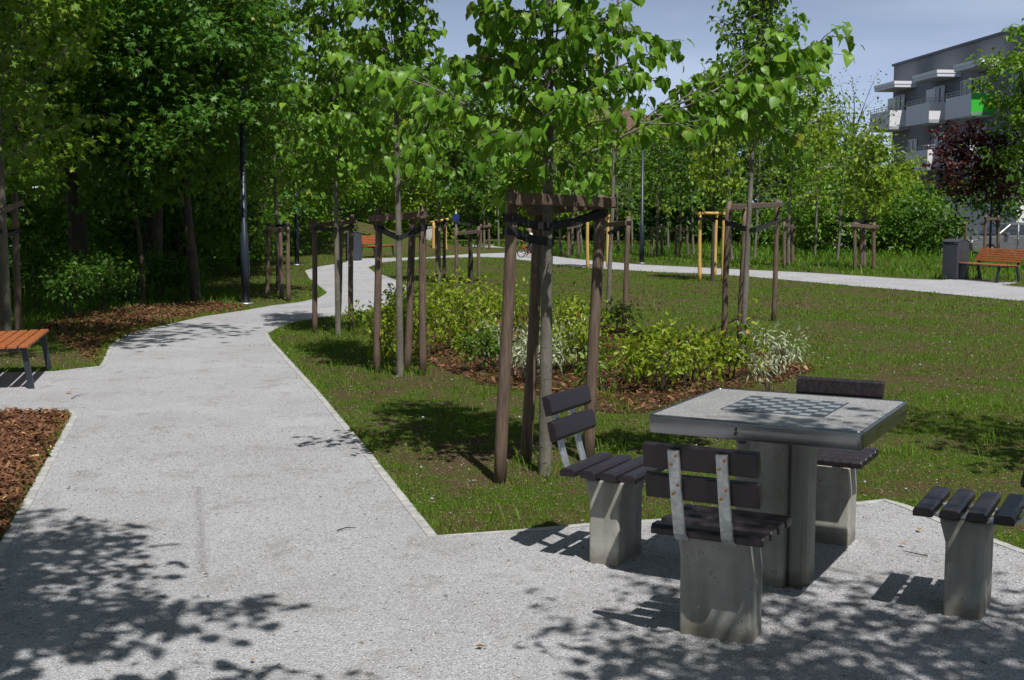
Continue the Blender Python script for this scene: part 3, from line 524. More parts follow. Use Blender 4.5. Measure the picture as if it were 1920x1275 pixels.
# A: the big one behind the near chess chair
a0 = G(1022, 890); AY = a0[1]
wrap = (a0[0]+.015, AY, AT(1030, 425, AY)[2])
post_frame('tree_stakes', 'nearest weathered post frame, beside the chess seats, with black straps', [(938, 905, 961, 357), (986, 868, 1012, 378), (1103, 868, 1127, 366)], [(0, 2, .045), (1, 2, .05), (0, 1, .06)], .036, M['stake'],
           [(0, AT(955, 408, AY)[2], wrap), (2, AT(1120, 400, AY)[2], wrap), (0, AT(958, 432, AY)[2], (wrap[0], wrap[1], wrap[2]-.09))], GS)
def rel(px, py, dy=0): p = AT(px, py, AY+dy); return (p[0]-a0[0], p[1]-a0[1], p[2])
def lb(p, q, r_, lift=.02, sag=.08):
    p = np.array(rel(*p)); q = np.array(rel(*q)); d = q-p; return (p, d, np.linalg.norm(d)*1.14, r_, lift, sag*.5)
ex = [lb((1088, 292), (1300, 180, -.15), .011, .03, .02), lb((1270, 195, -.15), (1545, 110, -.35), .008, .03, .1), lb((1230, 215, -.1), (1470, 215, .1), .006, .02, .12), lb((1255, 200, -.1), (1420, 95, -.1), .006, .04, .1), lb((1030, 300), (860, 190, -.1), .009, .03, .05), lb((870, 195, -.1), (690, 90, -.25), .007, .03, .12),
      lb((860, 190, -.1), (720, 200, .1), .006), lb((1030, 150), (870, 60, -.1), .008), lb((1030, 190), (1235, 70, -.1), .008), lb((1035, 60), (1230, 10, .2), .007), lb((1030, 240), (950, 130, -.3), .007), lb((1030, 120), (1110, -40, -.3), .007), lb((1035, 0), (1250, -90, .1), .008), lb((1035, -20), (830, -110, .1), .008),
      lb((1300, 185, -.15), (1500, 170, -.4), .005, .03, .1), lb((1330, 170, -.2), (1440, 250, .1), .005, .02, .1), lb((1200, 230, -.1), (1330, 270, -.3), .005), lb((1180, 245), (1300, 130, .1), .005, .05), lb((1350, 160, -.2), (1530, 150, .1), .005), lb((1380, 140, -.25), (1480, 75, -.2), .005, .03), lb((1250, 205), (1400, 190, .3), .005),
      lb((880, 200, -.1), (760, 140, .1), .006), lb((850, 180, -.1), (750, 250, -.3), .005), lb((1030, 200), (930, 60, .3), .006), lb((1030, 100), (940, 20, -.2), .006), lb((1030, 90), (1150, 40, .3), .006), lb((1030, 260), (930, 210, -.5), .006), lb((1030, 250), (1120, 180, -.5), .006),
      lb((1030, 300), (930, 330, .3), .006), lb((1030, 285), (1120, 340, -.2), .006), lb((1030, 330), (960, 300, -.3), .005), lb((1030, 270), (1130, 230, -.35), .006), lb((1030, 230), (900, 250, .4), .006), lb((1030, 215), (1160, 150, .45), .006)]
make_tree('linden_tree', 'nearest young linden with large heart-shaped leaves behind the left chess seat', 'tree', (a0[0], a0[1], 0), 5, M['linden'], M['barkg'], GT, H=4.6, r0=.038, cb=.44, prof=lambda t: .66-.22*t, nb=42, ns=16, per=34, size=.068, elev=32, lean=(.04, .05), hang=1.0, extra=ex, twig=.3, jit=.05, wob=.008)
# B
b0 = G(750, 706); bz = AT(750, 435, b0[1])
post_frame('tree_stakes', 'weathered frame with one top crossbar at the left end of the shrub bed', [(707, 699, 710, 391), (792, 703, 793, 386), (763, 698, 775, 404)], [(0, 1, .09)], .036, M['stake'],
           [(0, 1.42, (b0[0], b0[1], 1.33)), (1, 1.42, (b0[0], b0[1], 1.33))], GS)
make_tree('linden_tree', 'young linden with dense drooping crown at the left end of the shrub bed', 'tree', (b0[0], b0[1], 0), 8, M['linden'], M['barkg'], GT, H=5.4, r0=.032, cb=.33, prof=lambda t: .66-.22*t, nb=60, ns=18, per=34, size=.07, elev=40, lean=(.03, 0), hang=1.0, twig=.3, wob=.012)
# C
c0 = G(634, 629)
post_frame('tree_stakes', 'weathered frame of two posts and a top crossbar where the path bends left', [(591, 624, 589, 410), (657, 622, 659, 402), (634, 616, 640, 420)], [(0, 1, .09)], .034, M['stake'], [(0, 1.38, (c0[0], c0[1], 1.34)), (1, 1.38, (c0[0], c0[1], 1.34))], GS)
make_tree('linden_tree', 'young linden with pale speckled trunk beside the bend of the path', 'tree', (c0[0], c0[1], 0), 9, M['linden'], M['barkg'], GT, H=5.8, r0=.034, cb=.29, prof=lambda t: .82-.36*t, nb=56, ns=18, per=32, size=.08, elev=36, hang=.9, twig=.34, wob=.01)
# D
d0 = G(1391, 680)
post_frame('tree_stakes', 'weathered three-post frame with a leaning slender trunk, right of the yellow frame', [(1356, 652, 1367, 377), (1450, 602, 1459, 374), (1387, 640, 1397, 388)], [(0, 1, .07)], .036, M['stake'], [(0, 1.45, (d0[0]+.08, d0[1], 1.38)), (1, 1.45, (d0[0]+.08, d0[1], 1.38))], GS)
make_tree('slender_tree', 'tall slender young tree with small leaves, leaning right in the frame behind the chess table', 'tree', (d0[0], d0[1], 0), 10, M['mleaf'], M['barkg'], GT, tpl=T_ROUND, H=5.8, r0=.03, cb=.37, prof=lambda t: .74-.16*t, nb=96, ns=18, per=34, size=.052, elev=55, lean=(.2, .1), hang=.5, twig=.28, wob=.01)
# E
e0 = G(1140, 590)
post_frame('tree_stakes', 'weathered frame with a crossbar at mid distance between the two yellow frames', [(1170, 606, 1179, 405), (1118, 575, 1122, 412)], [(1, 0, .1)], .036, M['stake'], [(0, 1.42, (e0[0]+.02, e0[1], 1.25))], GS)
make_tree('slender_tree', 'thin young tree with sparse upright twigs right of the nearest linden', 'tree', (e0[0], e0[1], 0), 12, M['mleaf'], M['barkg'], GT, tpl=T_ROUND, H=5.0, r0=.034, cb=.5, prof=lambda t: .6-.2*t, nb=18, ns=6, per=16, size=.05, elev=66, lean=(.12, 0), hang=.3, twig=.3)
# yellow frames
y0_ = G(1337, 527)
post_frame('tree_stakes', 'fresh yellow frame with flat top bars, right of the two large yellow frames', [(1312, 527, 1312, 400), (1355, 527, 1358, 400), (1340, 520, 1343, 400)], [(0, 1, 0), (1, 2, 0), (2, 0, 0)], .042, M['stakep'], [(0, 1.42, (y0_[0], y0_[1]+.1, 1.42)), (1, 1.42, (y0_[0], y0_[1]+.1, 1.42))], GS, True)
make_tree('linden_tree', 'young linden inside the right yellow frame', 'tree', (y0_[0], y0_[1]+.1, 0), 13, M['yleaf'], M['barkd'], GT, tpl=T_ROUND, H=4.4, r0=.04, cb=.4, prof=lambda t: .9-.5*t, nb=34, ns=9, per=16, size=.12, elev=45, hang=.8)
y1_ = G(1120, 503)
post_frame('tree_stakes', 'fresh yellow post frame seen between the posts of the nearest tree', [(1102, 506, 1101, 404), (1139, 502, 1140, 404), (1125, 498, 1126, 404)], [(0, 1, 0), (1, 2, 0), (2, 0, 0)], .045, M['stakep'], [(0, 1.38, (y1_[0], y1_[1], 1.38))], GS, True)
make_tree('linden_tree', 'young linden inside the yellow frame beyond the nearest tree', 'tree', (y1_[0], y1_[1]+.05, 0), 14, M['mleaf'], M['barkd'], GT, tpl=T_ROUND, H=4.0, r0=.04, cb=.4, prof=lambda t: .8-.4*t, nb=28, ns=9, per=15, size=.13, elev=45, hang=.8)
post_frame('tree_stakes', 'yellow post pair far off beyond the first bend of the path', [(813, 473, 813, 415), (836, 473, 835, 411)], [(0, 1, .02)], .06, M['stakep'], (), GS, True)
# other framed trees further off: (trunk px, posts px, seed, crown size, leaf, label of frame, label of tree)
FAR = [((823, 530), [(820, 530, 818, 428), (832, 529, 834, 410)], 21, .8, 'mleaf', 'grey frame far off, left of the slim pale trunk beyond the shrubs', 'young tree with a pale straight trunk just beyond the left shrubs'),
       ((884, 532), [(856, 545, 855, 426), (898, 532, 897, 424), (880, 528, 882, 424)], 22, .9, 'dleaf', 'dark frame at mid distance left of the nearest posts', 'dark-crowned young tree standing in the dark frame left of the nearest posts'),
       ((522, 548), [(502, 560, 502, 422), (541, 565, 539, 417), (528, 560, 526, 424)], 23, 1.0, 'mleaf', 'shaded frame on the grass left of the path bend', 'shaded young tree on the grass left of the path bend'),
       ((16, 655), [(35, 648, 28, 362), (4, 655, 2, 372)], 24, 1.1, 'maplet', 'shaded post frame behind the left bench', 'young maple with yellow-tipped leaves above the left bench'),
       ((1620, 503), [(1603, 508, 1603, 414), (1637, 508, 1639, 417), (1615, 503, 1615, 414), (1620, 503, 1619, 416)], 25, 1.1, 'yleaf', 'grey four-post frame on the far lawn under a yellowish tree', 'yellow-green young tree on the far lawn left of the grey building'),
       ((1478, 500), [(1471, 504, 1470, 414), (1486, 498, 1486, 419)], 26, 1.0, 'mleaf', 'grey frame across the path right of the leaning trunk frame', 'young tree across the path just right of the leaning slender tree'),
       ((1788, 476), [(1810, 478, 1812, 415), (1775, 476, 1775, 418)], 27, 1.0, 'pleaf', 'grey frame behind the slate litter bin', 'young tree with dark purple leaves behind the slate litter bin'),
       ((1856, 476), [(1846, 480, 1848, 404), (1872, 478, 1872, 404)], 28, 1.0, 'pleaf', 'dark frame behind the right bench', 'young purple-leaved tree behind the right bench'),
       ((908, 470), [(901, 470, 902, 420), (917, 470, 917, 418)], 29, .9, 'mleaf', 'small pale frame far off where the paths fork', 'small young tree far off where the paths fork'),
       ((1073, 482), [(1066, 484, 1066, 420), (1084, 483, 1084, 416)], 30, .9, 'mleaf', 'grey frame beyond the far path left of the first yellow frame', 'young tree beyond the far path left of the first yellow frame'),
       ((1232, 480), [(1222, 482, 1222, 425), (1241, 480, 1241, 420)], 31, .9, 'mleaf', 'grey frame in long grass right of the far lamp post', 'young tree in long grass right of the far lamp post'),
       ((1275, 484), [(1268, 482, 1267, 425), (1290, 483, 1288, 424)], 32, .9, 'dleaf', 'grey frame in long grass left of the right yellow frame', 'dark young tree in long grass left of the right yellow frame')]
for (tx, ty), posts, seed, cs, lf, l1, l2 in FAR:
    g0 = G(tx, ty); post_frame('tree_stakes', l1, posts, [(0, 1, .12)]+([(2, 1, .1)] if len(posts) > 2 else []), .038 if g0[1] < 30 else .05, M['stake'], [(0, 1.35, (g0[0], g0[1], 1.3)), (1, 1.35, (g0[0], g0[1], 1.3))], GS)
    r = np.random.default_rng(seed); hh = {24: 5.2, 27: 4.2, 28: 4.3, 25: 3.5, 22: 4.0, 26: 5.5}.get(seed, 4.6)
    pr = {24: lambda t: 1.5-.5*t, 27: lambda t: 1.5-.4*t, 28: lambda t: 1.4-.5*t, 25: lambda t: 1.2-.6*t, 23: lambda t: 1.2-.4*t}.get(seed, lambda t: .95-.45*t)
    make_tree({'pleaf': 'purple_leaved_tree', 'maplet': 'maple_tree'}.get(lf, 'young_tree'), l2, 'tree', (g0[0], g0[1], 0), seed, M[lf], M['barkd'] if lf in ('dleaf', 'pleaf') else M['barkg'], GT, tpl=T_MAPLE if seed == 24 else T_ROUND, H=hh, r0=.045, cb=.42 if seed in (27, 28) else .36,
              prof=pr, nb=38, ns=9, per=15, size=.12 if seed != 24 else .095, elev=42, hang=.5, twig=.5)

# slim trees with single poles on the lawn beyond the far path
SL = [(1052, 478, 'mleaf', 'slim tree left of the first yellow frame in the long grass'), (1092, 474, 'yleaf', 'slim pale tree just behind the first yellow frame'), (1160, 476, 'bleaf', 'slim greyish tree left of the far lamp post'), (1186, 470, 'mleaf', 'slim tree right behind the far lamp post'), (1253, 472, 'yleaf', 'slim light tree in the middle of the long grass'), (1300, 478, 'mleaf', 'slim tree just left of the right yellow frame'),
      (1372, 488, 'mleaf', 'slim tree just right of the right yellow frame'), (1415, 484, 'bleaf', 'slim tree behind the leaning slender tree'), (1528, 480, 'yleaf', 'pale curved slim tree on the lawn beyond the path'), (1570, 488, 'mleaf', 'slim tree between the pale curved tree and the four-post frame'), (935, 462, 'mleaf', 'slim tree beyond the fork of the paths')]
for i, (px, py, lf, lab) in enumerate(SL):
    g0 = G(px, py); r_ = np.random.default_rng(300+i); make_tree('slim_tree', lab, 'tree', (g0[0], g0[1], float(hgt(*g0))), 300+i, M[lf], M['barkg'], 'slim trees on the lawn beyond the path', tpl=T_ROUND, H=3.6+1.4*r_.random(), r0=.045, cb=.3, prof=lambda t: .95-.6*t, nb=26, ns=6, per=12, size=.14, elev=45, hang=.5, twig=.5, lean=(r_.normal(0, .25), 0))
# shade-casting neighbours outside the frame
make_tree('linden_tree', 'linden beside the photographer on the left, its dappled shade falls on the near path', 'tree', (-1.95, 2.3, 0), 41, M['linden'], M['barkg'], None, H=5.6, r0=.06, cb=.47, prof=lambda t: 2.05-.9*t, nb=76, ns=14, per=28, size=.075, elev=22, hang=.6, twig=.5)
make_tree('linden_tree', 'linden beside the photographer on the right, its dappled shade falls by the chess table', 'tree', (2.2, 1.78, 0), 42, M['linden'], M['barkg'], None, H=4.7, r0=.05, cb=.54, prof=lambda t: 1.75-.85*t, nb=44, ns=11, per=22, size=.07, elev=22, hang=.6, twig=.5)
make_tree('linden_tree', 'linden on the lawn to the right of the chess table, outside the picture', 'tree', (4.15, 6.8, 0), 43, M['linden'], M['barkg'], None, H=4.4, r0=.05, cb=.42, prof=lambda t: 1.15-.4*t, nb=30, ns=7, per=18, size=.08, elev=35, hang=.6, twig=.4)

make_blob('maple_tree', 'large maple standing outside the picture on the left, its shade darkens the mulch strip', 'tree', (-5.7, 12.2, 0), 44, M['maple'], M['barkd'], None, tpl=T_MAPLE, H=9, cz=6.5, rad=(3.3, 3.3, 1.4), nclump=150, per=34, size=.13, spread=.22, r0=.17, hollow=.2)

# ------------------------------------------------------------------ shrubs of the bed: (px, py of base, height, radius, kind, label)
SH = [(700, 628, .5, .35, 'y', 'small yellow shrub at the left tip of the bed behind the path bend'), (745, 690, .95, .42, 'y', 'yellow shrub between the posts of the second frame'), (800, 668, 1.0, .5, 'y', 'yellow shrub just right of the second frame'),
      (838, 612, .8, .55, 'y', 'yellow-green shrub at the back of the bed behind the second frame'), (880, 655, 1.05, .6, 'y', 'large yellow-green shrub left of the nearest posts'), (905, 700, .55, .3, 'g', 'small green shrub low at the front of the bed left of the nearest posts'),
      (930, 640, .8, .5, 'y', 'yellow shrub just left of the nearest posts'), (985, 712, .62, .42, 'v', 'white-edged shrub seen between the nearest posts'), (1050, 692, .6, .36, 'v', 'white-edged shrub right of the nearest trunk'), (935, 690, .5, .3, 'v', 'white-edged shrub left of the nearest front post'),
      (1060, 640, .75, .45, 'y', 'yellow shrub behind the nearest trunk'), (1085, 700, .85, .4, 'y', 'yellow shrub beside the right-hand nearest post'), (1140, 625, .45, .35, 'g', 'low green shrub around the thin tree in mid bed'),
      (1200, 715, .62, .32, 'y', 'yellow shrub left of the tall shoot in front of the table'), (1237, 735, .82, .36, 'y', 'yellow shrub with one tall upright shoot behind the table'), (1290, 725, .68, .42, 'y', 'broad yellow shrub behind the left part of the table top'), (1330, 705, .55, .35, 'y', 'yellow shrub left of the leaning slender tree'),
      (1372, 712, .6, .28, 'y', 'yellow shrub at the foot of the leaning slender tree'), (1452, 708, .62, .3, 'v', 'pale variegated shrub standing alone right of the leaning slender tree'), (1130, 735, .3, .26, 'g', 'low green clump in the bark in front of the thin tree'), (1440, 742, .25, .18, 'v', 'small variegated sprout at the right edge of the bed'), (770, 600, .6, .4, 'g', 'green shrub at the path edge behind the second frame')]
for i, (px, py, h, rd, kd, lab) in enumerate(SH):
    h *= .86; g = G(px, py); mat = {'y': 'shrub', 'g': 'shrubg', 'v': 'vari'}[kd]
    make_blob('shrub', lab, 'shrub', (g[0], g[1], 0), 100+i, M[mat], M['barkd'], 'low shrubs of the bark bed', parts=('stems', 'foliage'), tpl=T_OVAL if kd != 'v' else T_NARROW, H=h, cz=h*.46, rad=(rd*.95, rd*.95, h*.48), nclump=int(40*h*rd/.4), per=20 if kd == 'y' else 30, size=.056 if kd != 'v' else .058, spread=.05,
              r0=.008, stems=4, hollow=.25, nl=20, flat=1.3)
# saplings in the shaded left bed
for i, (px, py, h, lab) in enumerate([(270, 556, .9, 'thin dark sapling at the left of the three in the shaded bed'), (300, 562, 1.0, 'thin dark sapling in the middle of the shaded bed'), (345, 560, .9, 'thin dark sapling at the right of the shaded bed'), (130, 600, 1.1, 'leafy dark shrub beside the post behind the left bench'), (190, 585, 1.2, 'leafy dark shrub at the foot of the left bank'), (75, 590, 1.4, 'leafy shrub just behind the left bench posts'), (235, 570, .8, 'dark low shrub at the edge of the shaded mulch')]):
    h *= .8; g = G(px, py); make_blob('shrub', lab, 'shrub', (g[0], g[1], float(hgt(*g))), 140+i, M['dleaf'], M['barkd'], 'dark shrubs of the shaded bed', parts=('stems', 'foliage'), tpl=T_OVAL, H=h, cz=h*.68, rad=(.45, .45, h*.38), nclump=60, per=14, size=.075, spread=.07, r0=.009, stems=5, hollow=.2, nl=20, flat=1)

# ------------------------------------------------------------------ wild trees and hedges behind
def wild(px, py, Y, H, rx, cz, rz_, lab, mat, seed, nclump=230, per=34, size=.2, spread=.3, r0=.14, name='tree', cat='tree', grp='trees of the park edge', tpl=T_OVAL, bark='barkd', ry=None, **kw):
    x = (px-960)/F*Y*1.0; z = float(hgt(x, Y)); parts = ('trunk', 'crown') if cat == 'tree' else ('stems', 'foliage')
    return make_blob(name, lab, cat, (x, Y, z), seed, M[mat], M[bark], grp, parts=parts, tpl=tpl, H=H, cz=cz, rad=(rx, ry or rx, rz_), nclump=nclump, per=per, size=size, spread=spread, r0=r0, **kw)
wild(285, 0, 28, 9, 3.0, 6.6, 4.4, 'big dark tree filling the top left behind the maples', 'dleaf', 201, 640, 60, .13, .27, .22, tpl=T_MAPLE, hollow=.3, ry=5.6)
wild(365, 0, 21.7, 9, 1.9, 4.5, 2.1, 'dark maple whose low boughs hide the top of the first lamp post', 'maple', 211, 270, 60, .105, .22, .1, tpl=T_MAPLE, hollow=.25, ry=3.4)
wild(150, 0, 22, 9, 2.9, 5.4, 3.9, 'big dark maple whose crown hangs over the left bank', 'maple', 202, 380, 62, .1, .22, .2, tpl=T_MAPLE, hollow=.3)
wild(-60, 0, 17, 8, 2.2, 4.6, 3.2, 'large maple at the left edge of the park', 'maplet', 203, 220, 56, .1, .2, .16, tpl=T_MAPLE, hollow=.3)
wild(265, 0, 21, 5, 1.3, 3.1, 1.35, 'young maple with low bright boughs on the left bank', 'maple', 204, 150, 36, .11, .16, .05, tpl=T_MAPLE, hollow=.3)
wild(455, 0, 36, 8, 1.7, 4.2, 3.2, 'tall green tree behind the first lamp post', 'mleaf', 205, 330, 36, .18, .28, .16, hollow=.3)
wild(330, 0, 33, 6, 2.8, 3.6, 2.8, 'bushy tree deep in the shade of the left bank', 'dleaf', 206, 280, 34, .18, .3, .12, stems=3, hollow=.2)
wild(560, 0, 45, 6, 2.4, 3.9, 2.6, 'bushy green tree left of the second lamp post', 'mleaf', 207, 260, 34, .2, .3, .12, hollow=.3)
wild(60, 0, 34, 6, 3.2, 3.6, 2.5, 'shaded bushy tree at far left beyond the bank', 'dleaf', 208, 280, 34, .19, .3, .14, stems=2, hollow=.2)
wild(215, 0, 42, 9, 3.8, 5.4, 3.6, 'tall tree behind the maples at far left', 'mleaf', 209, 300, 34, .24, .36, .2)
wild(450, 0, 31, 3, 1.2, 1.7, 1.3, 'small bushy tree with forked stem beside the first lamp post', 'mleaf', 210, 90, 30, .14, .2, .05, stems=3, hollow=.2)
WI = [(640, 58, 4.2, 2.8, 3.6, 'mleaf', 'green tree behind the far bin'), (700, 66, 6.2, 3.4, 5.0, 'dleaf', 'dark tree behind the grassy mound'), (775, 60, 4.0, 2.6, 3.4, 'yleaf', 'light green tree behind the mound'), (850, 70, 5.6, 3.2, 4.6, 'mleaf', 'green tree behind the blue round sign'),
      (905, 62, 3.8, 2.4, 3.2, 'mleaf', 'low green tree right of the blue round sign'), (960, 74, 5.4, 3.0, 4.4, 'dleaf', 'dark tree directly beyond the nearest posts'), (1015, 60, 3.6, 2.4, 3.2, 'yleaf', 'yellowish tree seen beside the nearest trunk'), (1075, 58, 3.8, 2.5, 3.2, 'yleaf', 'yellowish bushy tree behind the right-hand nearest post'),
      (1130, 68, 3.2, 2.6, 2.6, 'bleaf', 'thin grey-green tree behind the thin staked tree'), (1180, 60, 2.7, 2.2, 2.2, 'mleaf', 'green tree left of the far lamp post'), (1262, 57, 2.7, 1.8, 2.3, 'dleaf', 'dark green tree right of the far lamp post'), (1330, 64, 3.0, 2.2, 2.4, 'bleaf', 'pale grey-green tree behind the right yellow frame'),
      (1395, 58, 4.4, 2.7, 3.8, 'mleaf', 'green tree behind the leaning slender tree'), (1480, 57, 4.8, 2.7, 4.1, 'yleaf', 'tall green tree right of the leaning slender tree'), (1545, 60, 3.5, 1.8, 3.0, 'dleaf', 'dark conical tree below the bare branches'), (1650, 56, 2.6, 2.0, 2.3, 'yleaf', 'yellow-green bushy tree left of the grey building')]
for i, (px, Y, cz, rx, rz_, mt, lab) in enumerate(WI):
    wild(px, 0, Y, 0, rx, cz, rz_, lab, mt, 220+i, 230, 34, .2, .3, .1, hollow=.3)
wild(1600, 0, 66, 0, 2.6, 6.4, 3.2, 'airy tree with few leaves and bare twigs against the sky left of the grey building', 'bleaf', 240, 60, 9, .16, .3, .11, hollow=.3, nl=50)
wild(1925, 0, 45, 0, 1.9, 5.8, 3.2, 'tall bright green tree at the right edge in front of the grey building', 'mleaf', 241, 130, 34, .2, .24, .1, hollow=.3)
wild(1870, 0, 52, 0, 1.6, 3.3, 1.8, 'dark bushy tree behind the purple-leaved trees', 'dleaf', 242, 80, 30, .2, .28, .08, hollow=.3)
HG = [(1500, 52, 1.3, 1.9), (1560, 50, 1.4, 2.2), (1630, 49, 1.3, 1.9), (1700, 47, 1.35, 2.0), (1722, 46, 1.2, 1.6), (1440, 57, 1.1, 1.6), (1380, 62, .9, 1.4), (1310, 66, .8, 1.3), (1240, 70, .8, 1.4), (1170, 70, .8, 1.4), (1100, 71, .8, 1.5), (1030, 72, .9, 1.5), (960, 72, .9, 1.6), (890, 72, 1.0, 1.7), (830, 72, 1.0, 1.6), (760, 70, 1.0, 1.7), (690, 64, 1.3, 1.9), (620, 60, 1.3, 1.9), (560, 50, 1.3, 1.9), (500, 44, 1.3, 1.8), (440, 40, 1.2, 1.6), (360, 36, 1.3, 1.8), (270, 34, 1.2, 1.7), (170, 31, 1.2, 1.7), (80, 27, 1.1, 1.6), (0, 23, 1.0, 1.5)]
hn = ['beyond the nearest lawn', 'with cream flower heads left of the grey building', 'below the yellow-green tree', 'left of the car park', 'behind the slate litter bin', 'behind the leaning slender tree', 'behind the right yellow frame', 'left of the right yellow frame', 'right of the far lamp post', 'left of the far lamp post', 'behind the left yellow frame', 'beyond the nearest trunk', 'beyond the nearest left post', 'right of the blue round sign', 'behind the blue round sign', 'behind the far bench', 'behind the grassy mound', 'left of the grassy mound', 'behind the second lamp post', 'right of the first lamp post', 'left of the first lamp post', 'under the big dark tree', 'on the left bank', 'at the foot of the big maple', 'behind the left bench at mid depth', 'at the far left edge']
for i, (px, Y, h, rx) in enumerate(HG):
    wild(px, 0, Y, 0, rx, h*.9, h*1.15, 'dense dark shrub '+hn[i], 'dleaf' if i % 3 else 'mleaf', 260+i, 90, 34, .17, .24, .03, name='hedge_shrub', cat='shrub', grp='dense shrubs of the park edge', stems=4, hollow=.3)
# cream flower heads on the elder
g = (1575-960)/F*48; t = thing('elder_shrub', 'elder with cream flower heads left of the grey building', 'shrub', (g, 48, 0)); r = np.random.default_rng(5)
wood, lf, cl = blob(r, 4, 1.9, (1.7, 1.3, 1.6), 120, 32, .16, .24, .04, stems=4, hollow=.3); link('stems', tubemesh('stems', wood), M['barkd'], t); link('foliage', leafmesh('foliage', *lf, T_OVAL, r, cl), M['mleaf'], t)
P = []
for k in range(26):
    d = nrm(r.normal(0, 1, 3)); d[1] = -abs(d[1]); c = np.array([0, 0, 1.9])+d*np.array([1.85, 1.4, 1.75]); P.append(c+r.normal(0, 1, (40, 3))*np.array([.08, .08, .025]))
P = np.concatenate(P); n = len(P); link('flower_heads', leafmesh('flower_heads', P, r.normal(0, 1, (n, 3))*np.array([1, 1, .2]), np.tile([0, 0, 1.], (n, 1)), np.full(n, .045), T_ROUND, r), M['flower'], t)
# unseen trees behind and beside the camera, added to block sky light
r = np.random.default_rng(88); Vs, Fs, Cs, n0 = [], [], [], 0
for (x, y, cz, rx, rz_) in [(-16, -6, 7, 5, 5), (-17, 4, 7.5, 5, 5.5), (-9, -13, 7, 5, 5), (0, -17, 7, 5.5, 5), (-19, 13, 7, 4.5, 5), (11, -15, 7, 5.5, 5), (19, -6, 7, 5, 5), (21, 5, 7, 5, 5), (-11, -3, 7, 3.5, 4), (-8.5, 3.5, 7, 2.6, 3), (24, 16, 7, 5, 5), (13, 2, 6, 3.4, 3.6)]:
    wd, lf, cl = blob(r, 6, cz, (rx, rx, rz_), 150, 30, .4, .55, .2, hollow=.5, nl=4); V = None
    me = leafmesh('tmp', *lf, T_OVAL, r, cl); m = len(me.vertices); V = np.empty(m*3, np.float32); me.vertices.foreach_get('co', V); V = V.reshape(-1, 3)+np.array([x, y, 0]); C_ = np.empty(m*4, np.float32); me.color_attributes['lv'].data.foreach_get('color', C_)
    Vs.append(V); Fs.append((np.arange(len(lf[0]))[:, None, None]*4+T_OVAL[1][None]).reshape(-1, 3)+n0); Cs.append(C_.reshape(-1, 4)[:, :2]); n0 += m; bpy.data.meshes.remove(me)
tag(link('sky_blocking_trees', npmesh('sky_blocking_trees', np.concatenate(Vs), np.concatenate(Fs), np.concatenate(Cs)), M['dleaf']), 'unseen tall trees added behind and beside the viewpoint to block sky light', 'wood', kind='stuff')
# far wood behind everything: reads as one mass
r = np.random.default_rng(77); parts = []; n0 = 0; Vs, Fs, Cs = [], [], []
for k in range(46):
    px = -150+k*48; Y = 80+14*r.random(); x = (px-960)/F*Y
    if 16 < x < 34: continue
    lowp = 1080 < px < 1420
    wd, lf, cl = blob(r, 6, 2.4 if lowp else 3.4+2.2*r.random()*(px < 900)+.4*r.random(), (4, 4, 2.6 if lowp else 3.6), 70, 34, .42, .6, .15, hollow=.4, nl=4)
    me = leafmesh('tmp', *lf, T_OVAL, r, cl); m = len(me.vertices); V = np.empty(m*3, np.float32); me.vertices.foreach_get('co', V); V = V.reshape(-1, 3)+np.array([x, Y, 0]); Fc = np.arange(len(lf[0]))[:, None, None]*4+T_OVAL[1][None]
    C_ = np.empty(m*4, np.float32); me.color_attributes['lv'].data.foreach_get('color', C_); Vs.append(V); Fs.append(Fc.reshape(-1, 3)+n0); Cs.append(C_.reshape(-1, 4)[:, :2]); n0 += m; bpy.data.meshes.remove(me)
tag(link('distant_wood', npmesh('distant_wood', np.concatenate(Vs), np.concatenate(Fs), np.concatenate(Cs)), M['dleaf']), 'far-off belt of trees closing the view behind the park', 'wood', kind='stuff')

# ------------------------------------------------------------------ chess table and its four seats
TC = (1.13, 5.12); TH = -.495
def rrect(h, r, n=6):
    out_ = []
    for cx, cy, a in ((h-r, h-r, 0), (-h+r, h-r, 90), (-h+r, -h+r, 180), (h-r, -h+r, 270)):
        out_ += [(cx+r*math.cos(R(a+90*k/n)), cy+r*math.sin(R(a+90*k/n))) for k in range(n+1)]
    return out_
tb = thing('chess_table', 'square outdoor chess table with speckled stone top, steel rim and concrete pedestal', 'table', (*TC, 0), TH)
S = .4285
mb = MB(); prof = [(S-.012, .752), (S-.0105, .7585), (S-.005, .761), (S-.001, .757), (S, .75), (S, .69), (S-.003, .686), (S-.02, .684)]
rings = [rrect(h, max(.004, .024-(S-h)), 8) for h, z in prof]; n = len(rings[0]); vs = [(*p, z) for (h, z), rg in zip(prof, rings) for p in rg]
mb.add(vs, [(i*n+k, i*n+(k+1) % n, (i+1)*n+(k+1) % n, (i+1)*n+k) for i in range(len(prof)-1) for k in range(n)], True); rim = mb.build('rim', M['steel'], tb)
for p in rim.data.polygons: p.use_smooth = True
mk = MB()                                      # small etched emblem and two illegible text lines on the near side of the rim
def on(x, z, w_, h_, sl=0): mk.add([(x-w_/2, -S-.0006, z-h_/2), (x+w_/2, -S-.0006, z-h_/2), (x+w_/2+sl, -S-.0006, z+h_/2), (x-w_/2+sl, -S-.0006, z+h_/2)], [(0, 1, 2, 3)])
for q in ((-.062, .706, .016, .003), (-.06, .712, .009, .008), (-.058, .722, .005, .012), (-.062, .727, .012, .004), (-.058, .733, .007, .007), (-.066, .718, .003, .006), (-.051, .715, .003, .009)): on(*q)
for zz, ww in ((.731, .075), (.711, .06)):
    for k in range(int(ww/.0042)): on(-.038+k*.0046, zz, .0016, .0022)
mk.build('emblem', M['dark'], rim)
mb = MB(); mb.prism(rrect(S-.0125, .012, 4), .69, .7575, 'z'); mb.build('stone_top', M['terrazzo'], tb)
